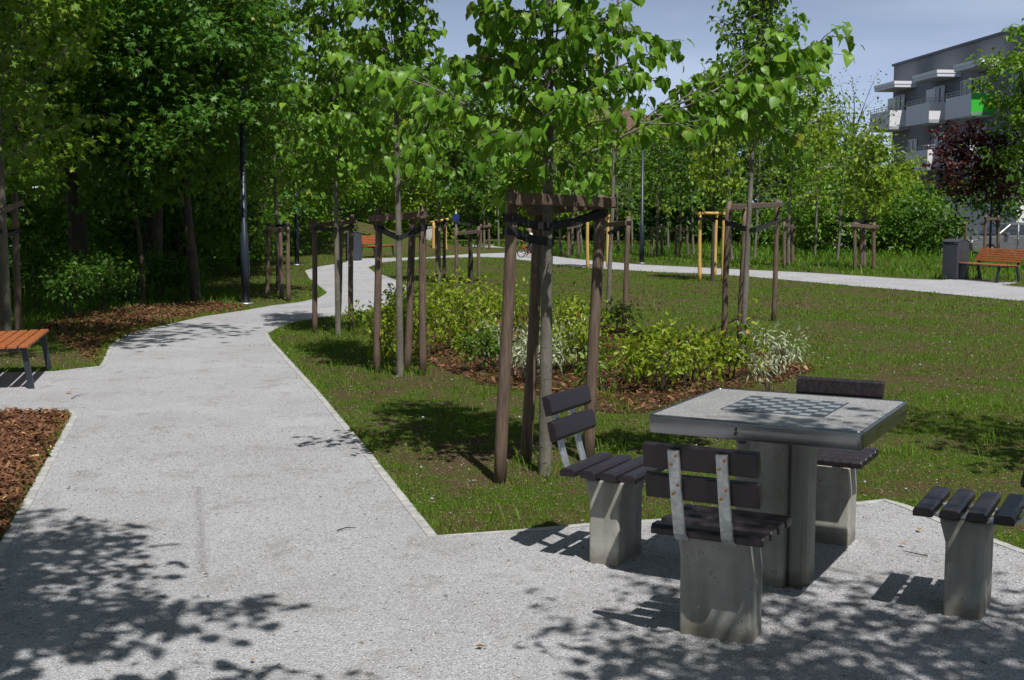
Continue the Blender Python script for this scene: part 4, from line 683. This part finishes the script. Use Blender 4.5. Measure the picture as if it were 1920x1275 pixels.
bd = MB(); q = .0525; bd.box(-q*4-.006, q*4+.006, -q*4-.006+.055, q*4+.006+.055, .7578, .7592); board = bd.build('chessboard', M['grid'], tb)
sq = MB()
for i in range(8):
    for j in range(8):
        if (i+j) % 2 == 0: sq.box(-q*4+i*q+.0025, -q*4+(i+1)*q-.0025, -q*4+j*q+.0025+.055, -q*4+(j+1)*q-.0025+.055, .7585, .7598)
sq.build('pale_squares', M['inlay'], board)
mb = MB(); cc = .016
def cham(x0, x1, y0, y1, c=.014): return [(x0+c, y0), (x1-c, y0), (x1, y0+c), (x1, y1-c), (x1-c, y1), (x0+c, y1), (x0, y1-c), (x0, y0+c)]
mb.prism(cham(-.105, .042, -.105, .17), -.05, .655, 'z'); mb.prism(cham(.0445, .125, -.04, .12), -.05, .652, 'z'); mb.prism(cham(-.185, -.1075, -.04, .12), -.05, .652, 'z')
mb.build('pedestal', M['concrete'], tb)
mb = MB(); mb.prism([(-.17, .684), (.19, .684), (.165, .64), (-.15, .64)], -.11, .2, 'y'); mb.build('mounting_plate', M['concrete'], tb, .004)
mb = MB(); mb.tube([(-.14, -.09, .625), (-.14, -.02, .625)], .013, 10); mb.tube([(-.14, -.1, .625), (-.14, -.085, .625)], .02, 6); mb.build('bolt', M['anth'], tb)

def chess_seat(label, ang, full=True):
    c, s = math.cos(ang+TH), math.sin(ang+TH); t = thing('chess_stool', label, 'seat', (TC[0]-c*.75, TC[1]-s*.75, 0), ang+TH, 'seats around the chess table'); return t
seat0 = chess_seat('chess seat left of the table with its backrest against the trees, facing right', 0)
# local frame: +x faces the table, backrest at -x
mb = MB(); mb.prism([(-.072, -.06), (.072, -.06), (.072, .30), (.098, .395), (-.098, .395), (-.072, .30)], -.137, .137, 'y'); mb.build('concrete_base', M['concrete'], seat0, .012, 3)
def slat_poly(w_, h_, c=.012): return [(-w_/2, 0), (w_/2, 0), (w_/2, h_-c), (w_/2-c, h_), (-w_/2+c, h_), (-w_/2, h_-c)]
for k in range(4):
    x = -.145+k*.0975; mb = MB(); mb.prism([(x+p, .412+z) for p, z in slat_poly(.074, .036)], -.21, .21, 'y'); mb.build('seat_slat', M['slat'], seat0, .004, 2)
def fr(x, z, dx, dz):                          # slat cross-section on the leaning back
    u = Vector((dx, dz)).normalized(); v = Vector((u.y, -u.x)); return lambda a, b: (x+u.x*a+v.x*b, z+u.y*a+v.y*b)
for x, z in ((-.262, .668), (-.2365, .556)):
    f_ = fr(x, z, -.228, 1.0); mb = MB(); mb.prism([f_(a, b) for a, b in ((0, .0085), (.09, .0085), (.09, .036), (.078, .046), (.012, .046), (0, .036))], -.21, .21, 'y'); mb.build('back_slat', M['slat'], seat0, .004, 2)
for sgn in (-1, 1):
    y = sgn*.088; mb = MB()
    pth = [(.145, .4035), (-.165, .4035), (-.192, .412), (-.206, .435), (-.2257, .50), (-.2818, .746)]; nrmv = []
    for i, p in enumerate(pth):
        a = Vector(pth[max(i-1, 0)]); b = Vector(pth[min(i+1, 5)]); d = (b-a).normalized(); nrmv.append(Vector((-d.y, d.x)))
    h_ = .007; vs = [(p[0]+sg*n_.x*h_, yy, p[1]+sg*n_.y*h_) for p, n_ in zip(pth, nrmv) for sg in (1, -1) for yy in (y-.021, y+.021)]
    fs = []
    for i in range(5): a = 4*i; fs += [(a, a+1, a+5, a+4), (a+2, a+6, a+7, a+3), (a, a+4, a+6, a+2), (a+1, a+3, a+7, a+5)]
    fs += [(0, 2, 3, 1), (20, 21, 23, 22)]; mb.add(vs, fs); br = mb.build('steel_bracket', M['galv'], seat0, .0015, 1)
    for j, (x, z, dy) in enumerate(((-.2777, .728, -.011), (-.2702, .695, .009), (-.2532, .62, -.011), (-.2454, .586, .009))):
        mb = MB(); mb.tube([(x-.004, y+dy, z), (x-.0125, y+dy, z-.001)], .0052, 8); mb.build('bolt', M['rust'], br)
for a, lb_ in ((math.pi/2, 'chess seat nearest the camera, seen from behind with two steel back brackets'), (-math.pi/2, 'chess seat on the far side of the table, mostly hidden by the table top'), (math.pi, 'chess seat at the right edge showing its four seat slats')):
    c, s = math.cos(a+TH), math.sin(a+TH); q_ = .762 if a == math.pi else .75; dup(seat0, (TC[0]-c*q_, TC[1]-s*q_, 0), a+TH, 1, lb_)

# ------------------------------------------------------------------ park benches, bins, lamp posts
def bench(label, loc, rz, proto=None):         # local: +y is the way a sitter faces, x along the bench
    if proto: return dup(proto, loc, rz, (1, 1, .87), label)
    t = thing('park_bench', label, 'bench', loc, rz, 'slatted park benches'); t.scale = (1, 1, .87); Lh = .78
    for k in range(5):
        y = .235-k*.098; mb = MB(); mb.prism([(y+p, .425-.012*(1-k/4)*0+z-.003*k) for p, z in slat_poly(.082, .03, .008)], -Lh, Lh, 'x'); mb.build('seat_slat', M['orange'], t, .004, 1)
    for k in range(6):
        a = .03+k*.062; f_ = fr(-.235, .47, -.45, 1.0); mb = MB(); mb.prism([f_(a+p, .004+q) for p, q in ((0, 0), (.049, 0), (.049, .024), (0, .024))], -Lh, Lh, 'x'); mb.build('back_slat', M['orange'], t, .003, 1)
    for sg in (-1, 1):
        x0 = sg*(Lh-.1); mb = MB(); rx = lambda poly: mb.prism(poly, x0-.025, x0+.025, 'x')
        rx([(.20, .42), (.25, .42), (.30, 0), (.25, 0)]); rx([(-.25, .418), (-.20, .418), (-.28, 0), (-.335, 0)]); 
        mb.prism([(-.26, .388), (.25, .388), (.25, .4215), (-.26, .4215)], x0-.022, x0+.022, 'x'); mb.prism([(-.215, .425), (-.262, .40), (-.442, .83), (-.405, .835)], x0-.023, x0+.023, 'x'); mb.build('side_frame', M['anth'], t, .003, 1)
    MB().box(-Lh+.12, Lh-.12, -.02, .02, .37, .387).build('stretcher', M['anth'], t)
    return t
def bench_at(label, fa, fb, proto=None):       # fa, fb: pixels of the front feet as the sitter's right and left
    a, b = Vector(G(*fa)), Vector(G(*fb)); m = (a+b)/2; d = (b-a).normalized(); rz = math.atan2(d.y, d.x); f_ = Vector((-d.y, d.x)); m = m-f_*.275
    return bench(label, (m.x, m.y, .01), rz, proto)
bn = bench_at('orange slatted bench beside the bin on the far right of the curved path', (1868, 531), (1798, 525))
def bench_dir(label, front_px, ang, proto):     # one front foot and a facing angle
    rz = ang-math.pi/2; g_ = G(*front_px); o = Vector((math.cos(rz), math.sin(rz)))*.68; f_ = Vector((math.cos(ang), math.sin(ang)))*.275
    return bench(label, (g_[0]+o.x-f_.x, g_[1]+o.y-f_.y, .01), rz, proto)
bench_at('orange slatted bench cut by the left edge, on the gravel pad', (90, 697), (62, 727), bn)
g_ = G(700, 483); dup(bn, (g_[0]+.1, g_[1]+.4, .02), R(-112), (1, 1, .87), 'small far bench in front of the grassy mound')
def bin_(label, loc, rz, proto=None):
    if proto: return dup(proto, loc, rz, 1, label)
    t = thing('litter_bin', label, 'litter bin', loc, rz, 'slate grey litter bins')
    MB().prism(cham(-.24, .24, -.2, .2, .012), .02, .80, 'z').build('body', M['bin'], t); MB().box(-.22, .22, -.18, .18, 0, .02).build('plinth', M['dark'], t)
    mb = MB(); arc = [(-.24, .80)]+[(-.24+.48*k/10, .80+.115*math.sin(math.pi*(.15+.7*k/10))) for k in range(11)]+[(.24, .80)]; mb.prism(arc, .2, .185, 'y'); mb.prism(arc, -.2, -.185, 'y')
    mb.build('hood_side', M['bin'], t); mb = MB(); pr = arc[1:-1]; vs = [(x, y, z+.004) for y in (-.21, .21) for x, z in pr]+[(x, y, z+.016) for y in (-.21, .21) for x, z in pr]; k = len(pr)
    mb.add(vs, [(i, i+1, k+i+1, k+i) for i in range(k-1)]+[(2*k+i, 2*k+i+1, 3*k+i+1, 3*k+i) for i in range(k-1)]+[(i, i+1, 2*k+i+1, 2*k+i) for i in range(k-1)]+[(k+i, k+i+1, 3*k+i+1, 3*k+i) for i in range(k-1)]); mb.build('hood', M['bin'], t)
    MB().box(-.225, .225, -.19, .19, .79, .802).build('opening', M['dark'], t); MB().box(.238, .246, .12, .15, .45, .5).build('lock', M['galv'], t)
    MB().box(-.2, .2, .1995, .2045, .06, .76).build('door', M['bin'], t); return t
g_ = G(1788, 525); b1 = bin_('slate litter bin standing left of the orange bench on the right', (g_[0]+.13, g_[1]+.28, .01), R(38))
g_ = G(662, 489); bin_('slate litter bin with arched hood beside the far bench', (g_[0], g_[1]+.2, .01), R(15), b1)
def lamp(label, px, py, proto=None):
    g_ = G(px, py); loc = (g_[0], g_[1], 0)
    if proto: return dup(proto, loc, 0, 1, label)
    t = thing('lamp_post', label, 'lamp post', loc, 0, 'dark park lamp posts')
    MB().tube([(0, 0, 0), (0, 0, 1.2), (0, 0, 1.22), (0, 0, 3.6)], [.072, .066, .05, .036], 20, True).build('pole', M['pole'], t); MB().tube([(0, 0, 0), (0, 0, .02), (0, 0, .03)], [.13, .13, .07], 20).build('base_plate', M['galv'], t)
    mb = MB(); mb.tube([(0, 0, 3.55), (0, 0, 3.60), (0, 0, 3.64), (0, 0, 3.67)], [.045, .13, .14, .09], 24); mb.build('lamp_head', M['pole'], t); MB().box(.066, .0735, -.035, .035, .5, .85).build('service_door', M['pole'], t); return t
l1 = lamp('dark lamp post in the shade left of the path bend', 461, 570); lamp('dark lamp post behind the framed tree at the path bend', 557, 497, l1); lamp('dark lamp post beyond the far path in the middle distance', 1203, 494, l1)

# ------------------------------------------------------------------ grey apartment block
def bz_(d): return 26.4+.09*(87-d)             # facade line
dirv = Vector((bz_(68)-bz_(87), 68-87, 0)).normalized(); O = Vector((bz_(87), 87, -.8)); fm = Matrix.Translation(O) @ Matrix(((dirv.x, -dirv.y, 0, 0), (dirv.y, dirv.x, 0, 0), (0, 0, 1, 0), (0, 0, 0, 1)))
# local: x runs along the facade towards the camera, +y points away from the park side?
if (fm.to_3x3() @ Vector((0, 1, 0))).x < 0: fm = fm @ Matrix.Scale(-1, 4, (0, 1, 0))
FX = lambda d: (87-d)/abs(dirv.y)
ap = thing('apartment_block', 'dark grey four-storey apartment block with balconies behind the car park', 'building', (0, 0, 0))
wall = MB().box(0, 27, 0, 12, 0, 12.35, fm).build('wall', M['render'], ap); MB().box(-.12, 27.1, -.12, 12.1, 12.352, 12.5, fm).build('roof_edge', M['anth'], ap)
def window(x0, x1, z0, z1):
    MB().box(x0, x1, -.03, .1, z0, z1, fm).build('window', M['glass'], ap)
    mb = MB()
    for a, b, c, d in ((x0-.06, x0+.03, z0-.06, z1+.06), (x1-.03, x1+.06, z0-.06, z1+.06), (x0+.03, x1-.03, z0-.06, z0+.03), (x0+.03, x1-.03, z1-.03, z1+.06), ((x0+x1)/2-.03, (x0+x1)/2+.03, z0+.03, z1-.03)): mb.box(a, b, -.07, -.035, c, d, fm)
    mb.build('window_frame', M['frame'], ap)
def balcony(d0, d1, z, endmat, dep=1.45, hh=1.25):
    x0, x1 = FX(d0), FX(d1); b = MB().box(x0, x1, -dep, -.01, z, z+.2, fm).build('balcony', M['balc'], ap)
    MB().box(x0, x1-.051, -dep, -dep+.06, z+.203, z+hh, fm).build('front_panel', M['balc'], b); MB().box(x1-.05, x1, -dep, -.02, z+.0-.003, z+hh, fm).build('end_panel', endmat, b); MB().box(x0, x0+.05, -dep+.063, -.02, z+.203, z+hh, fm).build('end_panel', M['white'], b)
    mb = MB()
    for zz in (z+hh+.12, z+hh+.27): mb.tube([fm @ Vector((x0, -dep+.03, zz)), fm @ Vector((x1, -dep+.03, zz)), fm @ Vector((x1, -.03, zz))], .022, 6)
    for k in range(6): mb.tube([fm @ Vector((x0+(x1-x0)*k/5, -dep+.03, z+hh)), fm @ Vector((x0+(x1-x0)*k/5, -dep+.03, z+hh+.27))], .018, 6)
    for yy in (-.1, -.5, -.9): mb.tube([fm @ Vector((x1, yy, z+hh)), fm @ Vector((x1, yy, z+hh+.27))], .018, 6)
    mb.build('railing', M['rail'], b)
    window(x0+1.0, x0+2.5, z+.45, z+2.35)
for d0, d1, em in ((87.4, 83.9, 'white'), (81.2, 77.7, 'white'), (75.4, 72.0, 'green')):
    balcony(d0, d1, 7.85, M[em])
    if em != 'green': MB().box(FX(d1)-1.0-.8, FX(d1)-.5, -.9, -.82, 8.05, 10.0, fm).build('divider_panel', M['white'], ap)
for d0, d1, em in ((81.2, 77.7, 'white'), (75.4, 72.0, 'white')): balcony(d0, d1, 4.95, M[em])
balcony(75.4, 72.0, 2.05, M['white'])
for d0, d1 in ((86.6, 83.1), (80.2, 76.6), (74.3, 71)):
    c_ = MB().box(FX(d0), FX(d1), -1.5, -.01, 10.55, 10.75, fm).build('canopy', M['balc'], ap); MB().box(FX(d0)-.03, FX(d1)+.03, -1.54, -.012, 10.755, 10.95, fm).build('fascia', M['white'], c_)
for d_ in (76.4, 70, 66): window(FX(d_), FX(d_)+1.3, 8.6, 10.2)
for d_ in (84, 79, 76.4, 72, 69, 66): window(FX(d_), FX(d_)+1.3, 5.7, 7.1) if d_ in (84, 70, 66) else None; window(FX(d_), FX(d_)+1.3, 1.3, 2.6)
MB().box(FX(70.5), FX(64), -2.6, -.01, 0, 3.2, fm).build('white_annex', M['white'], ap)
# the houses glimpsed between the crowns
def house(label, x0, x1, y0, y1, zw, zr, wallm, roofm, wins=()):
    t = thing('house', label, 'building', ((x0+x1)/2, (y0+y1)/2, 0)); cx, cy = (x1-x0)/2, (y1-y0)/2
    MB().box(-cx, cx, -cy, cy, 0, zw).build('wall', wallm, t); e = .5; rr = cx*.45
    mb = MB(); mb.add([(-cx-e, -cy-e, zw), (cx+e, -cy-e, zw), (cx+e, cy+e, zw), (-cx-e, cy+e, zw), (-cx+rr, 0, zr), (cx-rr, 0, zr)], [(0, 1, 5, 4), (1, 2, 5), (2, 3, 4, 5), (3, 0, 4), (3, 2, 1, 0)]); rf = mb.build('roof', roofm, t)
    MB().box(cx*.2, cx*.2+.7, -.35, .35, zr-1.2, zr+.7).build('chimney', M['ochre'], rf)
    for (a, z) in wins:
        w_ = MB().box(a, a+1.1, -cy-.03, -cy+.05, z, z+1.5).build('window', M['glass'], t); MB().box(a-.08, a+1.18, -cy-.06, -cy-.033, z-.1, z-.01).build('sill', M['frame'], w_)
    return t
house('ochre house with a brown tiled roof, glimpsed behind the crown of the nearest tree', -2, 12.4, 92, 102, 7.4, 9.5, M['ochre'], M['tile'], ((-5, 4.8), (-1, 4.8), (3.5, 4.8), (5.5, 4.8), (5.5, 1.6)))
house('small house with a red roof behind the trees in the middle of the view', 13.2, 17.5, 98, 104, 4.9, 6.6, M['white'], M['redtile'], ((-1.5, 2.6),))
house('low house with orange roof far off left of the grey block', 24.4, 27.0, 104, 110, 3.6, 5.4, M['ochre'], M['redtile'])

# ------------------------------------------------------------------ parked cars
def car(label, loc, rz, paint, cat='car', suv=True):
    t = thing('parked_car', label, cat, loc, rz, 'cars parked beyond the park'); h = 1.66 if suv else 1.45; W = .9     # nose towards -x
    low = [(-2.3, .35), (-2.33, .62), (-2.22, .88), (-1.95, .98), (-1.15, 1.06), (2.1, 1.08), (2.28, .95), (2.3, .4), (1.95, .28), (-2.0, .28)]
    top = [(-1.15, 1.06), (-.35, h-.06), (.2, h), (1.5, h-.03), (2.1, 1.08)]
    mb = MB()
    def loft(poly, w0, w1): 
        n = len(poly); vs = [(x, -(w0+(w1-w0)*max(0, (z-1.0)/(h-1.0))), z) for x, z in poly]+[(x, w0+(w1-w0)*max(0, (z-1.0)/(h-1.0)), z) for x, z in poly]; return vs, [tuple(range(n)), tuple(range(2*n-1, n-1, -1))]+[(i, i+n, (i+1) % n+n, (i+1) % n) for i in range(n)]
    mb.add(*loft(low, W, W)); b = mb.build('body', paint, t, .06, 3); mb = MB(); mb.add(*loft([(p[0], p[1]-.02 if p[1] < 1.2 else p[1]) for p in top], W-.04, W-.2)); mb.build('cabin', paint, t, .04, 2)
    def gw(x0, x1, x2, x3, z0, z1):
        for sg in (-1, 1):
            mb = MB(); y0 = sg*(W-.04-.16*(z0-1)/(h-1)+.012); y1 = sg*(W-.04-.16*(z1-1)/(h-1)+.012); mb.add([(x0, y0, z0), (x1, y0, z0), (x2, y1, z1), (x3, y1, z1)], [(0, 1, 2, 3)])
            mb.build('side_window', M['glass'], t)
    gw(-.92, .32, .32, -.3, 1.1, h-.12); gw(.4, 1.85, 1.4, .4, 1.1, h-.12)
    mb = MB(); mb.add([(-1.10, -.74, 1.1), (-1.10, .74, 1.1), (-.40, .62, h-.09), (-.40, -.62, h-.09)], [(0, 1, 2, 3)]); 
    for v in range(4): mb.v[v] = (mb.v[v][0]-.03, mb.v[v][1], mb.v[v][2]+.012)
    mb.build('windscreen', M['glass'], t)
    for x in (-1.42, 1.4):
        for sg in (-1, 1):
            wh = MB().tube([(x, sg*(W-.2), .35), (x, sg*(W+.012), .35)], .35, 24).build('wheel', M['tyre'], t); MB().tube([(x, sg*(W-.05), .35), (x, sg*(W+.02), .35)], .22, 10).build('rim', M['rim'], wh)
    for sg in (-1, 1): MB().box(-2.335, -2.15, sg*.62-.2, sg*.62+.2, .72, .86).build('headlight', M['lamp'], t, .03); MB().box(-.75, -.55, sg*(W+.1)-.09, sg*(W+.1)+.09, 1.05, 1.2).build('mirror', paint, t, .03)
    MB().box(-2.345, -2.3, -.35, .35, .45, .68).build('grille', M['dark'], t); return t
xx = (1925-960)/F*58; car('dark grey car parked behind the right bench, beyond the wire fence', (xx-.95, 58, -.585), R(10), M['carg'])
car('blue car parked behind the purple-leaved trees', (xx-2.6, 66, -.585), R(60), M['carb'], suv=False)
g_ = AT(58, 440, 52); car('white car just visible between the leaves at the far left', (g_[0], 52, .96), R(85), M['carw'])

# fence along the car park
fn = thing('wire_fence', 'thin grey wire fence with steel posts along the car park', 'fence', (13.5, 51.5, -.55)); 
for k in range(9): MB().tube([(k*2.5, k*.0, -.2), (k*2.5, 0, 1.75)], .035, 8).build('post', M['wire'], fn)
mb = MB()
for k in range(9): mb.tube([(0, 0, .1+k*.19), (20, 0, .1+k*.19)], .003, 4, False)
for k in range(110): mb.tube([(k*.182, .01, .05), (k*.182, .01, 1.65)], .002, 3, False)
mb.build('mesh_panel', M['wire'], fn)
fn = thing('wire_fence', 'pale wire fence among the bushes of the left bank', 'fence', (-24, 40, .9)); mb = MB()
for k in range(7): MB().tube([(k*2.5, 0, -.2), (k*2.5, 0, 1.4)], .03, 8).build('post', M['wire'], fn)
for k in range(7): mb.tube([(0, 0, .1+k*.2), (15, 0, .1+k*.2)], .008, 4, False)
for k in range(100): mb.tube([(k*.15, .01, .05), (k*.15, .01, 1.3)], .005, 3, False)
mb.build('mesh_panel', M['wire'], fn)

# blue round sign, utility cabinet
g_ = AT(855, 408, 57); t = thing('road_sign', 'round blue sign on a thin post far off left of the middle', 'sign', (g_[0], 57, 0)); MB().tube([(0, 0, 0), (0, 0, 1.6)], .03, 8).build('post', M['galv'], t)
MB().tube([(0, -.035, 1.3), (0, -.055, 1.3)], .17, 24).build('disc', M['blue'], t)
g_ = G(807, 463); t = thing('utility_cabinet', 'pale grey utility cabinet by the far path behind the second frame', 'cabinet', (g_[0], g_[1]+.3, float(hgt(g_[0], g_[1]+.3)))); MB().box(-.2, .2, -.15, .15, 0, .84).build('body', M['cab'], t, .01); MB().box(-.23, .23, -.18, .18, .842, .88).build('lid', M['cab'], t, .01); MB().box(-.17, .17, -.158, -.152, .1, .78).build('door', M['cab'], t)

# ------------------------------------------------------------------ the child on a small bicycle by the far path
g_ = G(985, 483); BX, BY = g_[0]+.13, g_[1]+.05
bk = thing('bicycle', "small child's bicycle with orange frame on the far path", 'bicycle', (BX, BY, .01), R(28))
for x in (-.3, .3):
    ring = [(x+.15*math.cos(a), 0, .16+.15*math.sin(a)) for a in np.linspace(0, 2*math.pi, 25)]; wh = MB().tube(ring, .016, 6, False).build('wheel', M['tyre'], bk)
    mb = MB(); [mb.tube([(x, 0, .16), (x+.15*math.cos(a), 0, .16+.15*math.sin(a))], .004, 4) for a in np.linspace(0, 5.6, 9)]; mb.build('spokes', M['rim'], wh)
mb = MB(); [mb.tube(p, .013, 6) for p in ([(-.3, 0, .16), (-.24, 0, .42), (-.22, 0, .52)], [(-.24, 0, .38), (.05, 0, .18), (.14, 0, .4), (-.24, 0, .4)], [(.3, 0, .16), (.05, 0, .18)])]; mb.build('frame', M['red'], bk)
MB().tube([(-.22, -.17, .55), (-.24, 0, .52), (-.22, .17, .55)], .011, 6).build('handlebar', M['anth'], bk); MB().box(.07, .25, -.05, .05, .41, .45).build('saddle', M['dark'], bk, .015)
def skin(name, verts, edges, rad, mat, parent, lvl=2):
    me = bpy.data.meshes.new(name); me.from_pydata(verts, edges, []); o = bpy.data.objects.new(name, me); col.objects.link(o); o.parent = parent
    m = o.modifiers.new('s', 'SKIN'); 
    for i, r_ in enumerate(rad): me.skin_vertices[0].data[i].radius = (r_, r_*.9) if not hasattr(r_, '__len__') else r_
    me.skin_vertices[0].data[0].use_root = True; m.use_smooth_shade = True; s = o.modifiers.new('u', 'SUBSURF'); s.levels = s.render_levels = lvl; me.materials.append(mat); return o
pe = thing('person', 'small child in a white shirt sitting on the little bicycle', 'person', (BX, BY, .01), R(28)); me = None
V_ = [(.15, 0, .50), (.12, 0, .62), (.07, 0, .76), (.05, 0, .83), (.03, 0, .88), (.01, 0, .96), (.0, 0, 1.03), (.14, -.07, .48), (-.03, -.1, .36), (.02, -.11, .1), (-.07, -.11, .05), (.14, .07, .48), (-.03, .1, .36), (.02, .11, .1), (-.07, .11, .05),
      (.05, -.11, .79), (-.05, -.15, .66), (-.18, -.16, .57), (-.22, -.16, .555), (.05, .11, .79), (-.05, .15, .66), (-.18, .16, .57), (-.22, .16, .555)]
E_ = [(0, 1), (1, 2), (2, 3), (3, 4), (4, 5), (5, 6), (0, 7), (7, 8), (8, 9), (9, 10), (0, 11), (11, 12), (12, 13), (13, 14), (2, 15), (15, 16), (16, 17), (17, 18), (2, 19), (19, 20), (20, 21), (21, 22)]
R_ = [.085, .085, .095, .05, .04, .085, .06, .06, .045, .032, .03, .06, .045, .032, .03, .038, .028, .022, .02, .038, .028, .022, .02]
skin('body', V_, E_, R_, M['skin'], pe)
skin('shirt', [(.145, 0, .52), (.12, 0, .62), (.07, 0, .77), (.05, 0, .82), (.05, -.115, .79), (-.01, -.14, .72), (.05, .115, .79), (-.01, .14, .72)], [(0, 1), (1, 2), (2, 3), (2, 4), (4, 5), (2, 6), (6, 7)], [.1, .1, .108, .055, .05, .042, .05, .042], M['shirt'], pe)
skin('trousers', [(.15, 0, .5), (.14, -.07, .48), (-.03, -.1, .36), (.015, -.11, .13), (.14, .07, .48), (-.03, .1, .36), (.015, .11, .13)], [(0, 1), (1, 2), (2, 3), (0, 4), (4, 5), (5, 6)], [.098, .072, .056, .042, .072, .056, .042], M['trousers'], pe)
skin('hair', [(.03, 0, .98), (.03, 0, 1.05), (.0, 0, 1.065)], [(0, 1), (1, 2)], [.088, .08, .06], M['hair'], pe)

# ------------------------------------------------------------------ small litter on the ground
mb = MB(); rr = np.random.default_rng(90)                # gravel heaped against the concrete feet
for (cx, cy, an, hx, hy) in [(TC[0]-math.cos(a+TH)*(.762 if a == math.pi else .75), TC[1]-math.sin(a+TH)*(.762 if a == math.pi else .75), a+TH, .072, .137) for a in (0, math.pi/2, -math.pi/2, math.pi)]+[(TC[0], TC[1], TH, .14, .12)]:
    c, s_ = math.cos(an), math.sin(an); ns_ = 56; vs = []
    for i in range(ns_):
        t_ = 2*math.pi*i/ns_; ux, uy = math.cos(t_), math.sin(t_); k = 1/max(abs(ux)/hx, abs(uy)/hy)
        for f_, z in ((.9, .018+.008*rr.random()), (1.0, .013+.008*rr.random()), (1.0+.035/k, .0095+.006*rr.random()), (1+.1/k*(.6+.6*rr.random()), .0085)):
            x, y = ux*k*f_, uy*k*f_; vs.append((cx+x*c-y*s_, cy+x*s_+y*c, z))
    mb.add(vs, [(4*i+j, 4*i+j+1, 4*((i+1) % ns_)+j+1, 4*((i+1) % ns_)+j) for i in range(ns_) for j in range(3)])
tag(mb.build('path', M['gravel']), 'gravel heaped against the concrete feet of the chess table and seats', kind='structure')
def curl(name, label, px, py, s, mat, rz):
    g_ = G(px, py); r = np.random.default_rng(int(px)); P = np.array([[0, 0, 0.0]]); me = leafmesh(name, P, np.array([[1., .2, .1]]), np.array([[.1, .2, 1.]]), np.array([s]), T_MAPLE if s > .05 else T_OVAL, r)
    o = link(name, me, mat); o.location = (g_[0], g_[1], .022); o.rotation_euler = (0, 0, rz); return tag(o, label, 'fallen leaf', 'fallen leaves on the gravel')
for i, (px, py, s, lab) in enumerate([(890, 1222, .045, 'dry yellow leaf on the gravel at the bottom centre'), (1725, 1003, .05, 'dry brown leaf on the gravel beyond the right seat'), (1700, 1030, .035, 'small brown leaf scrap beside the right seat'), (1290, 1172, .04, 'brown leaf scrap near the foot of the front seat'), (470, 1245, .03, 'pale yellow petal on the shaded gravel'), (380, 1087, .03, 'dark leaf scrap on the shaded gravel'), (128, 920, .035, 'dark leaf scrap beside the bark bed'), (135, 740, .06, 'small leaf scrap on the gravel pad near the left bench')]):
    curl('fallen_leaf', lab, px, py, s, M['litter'], i*1.3)
for i, (px, py, l, lab) in enumerate([(650, 998, .05, 'short twig on the gravel left of the lawn corner'), (145, 747, .12, 'thin twig on the gravel by the left pad'), (1715, 1045, .06, 'twig on the gravel beyond the right seat')]):
    g_ = G(px, py); mb = MB(); mb.tube([(-l, 0, 0), (0, .01, .006), (l, -.006*i, .002)], [.0035, .003, .0015], 5); o = mb.build('twig', M['barkd']); o.location = (g_[0], g_[1], .016); o.rotation_euler = (0, 0, .5+i); tag(o, lab, 'twig', 'twigs on the gravel')
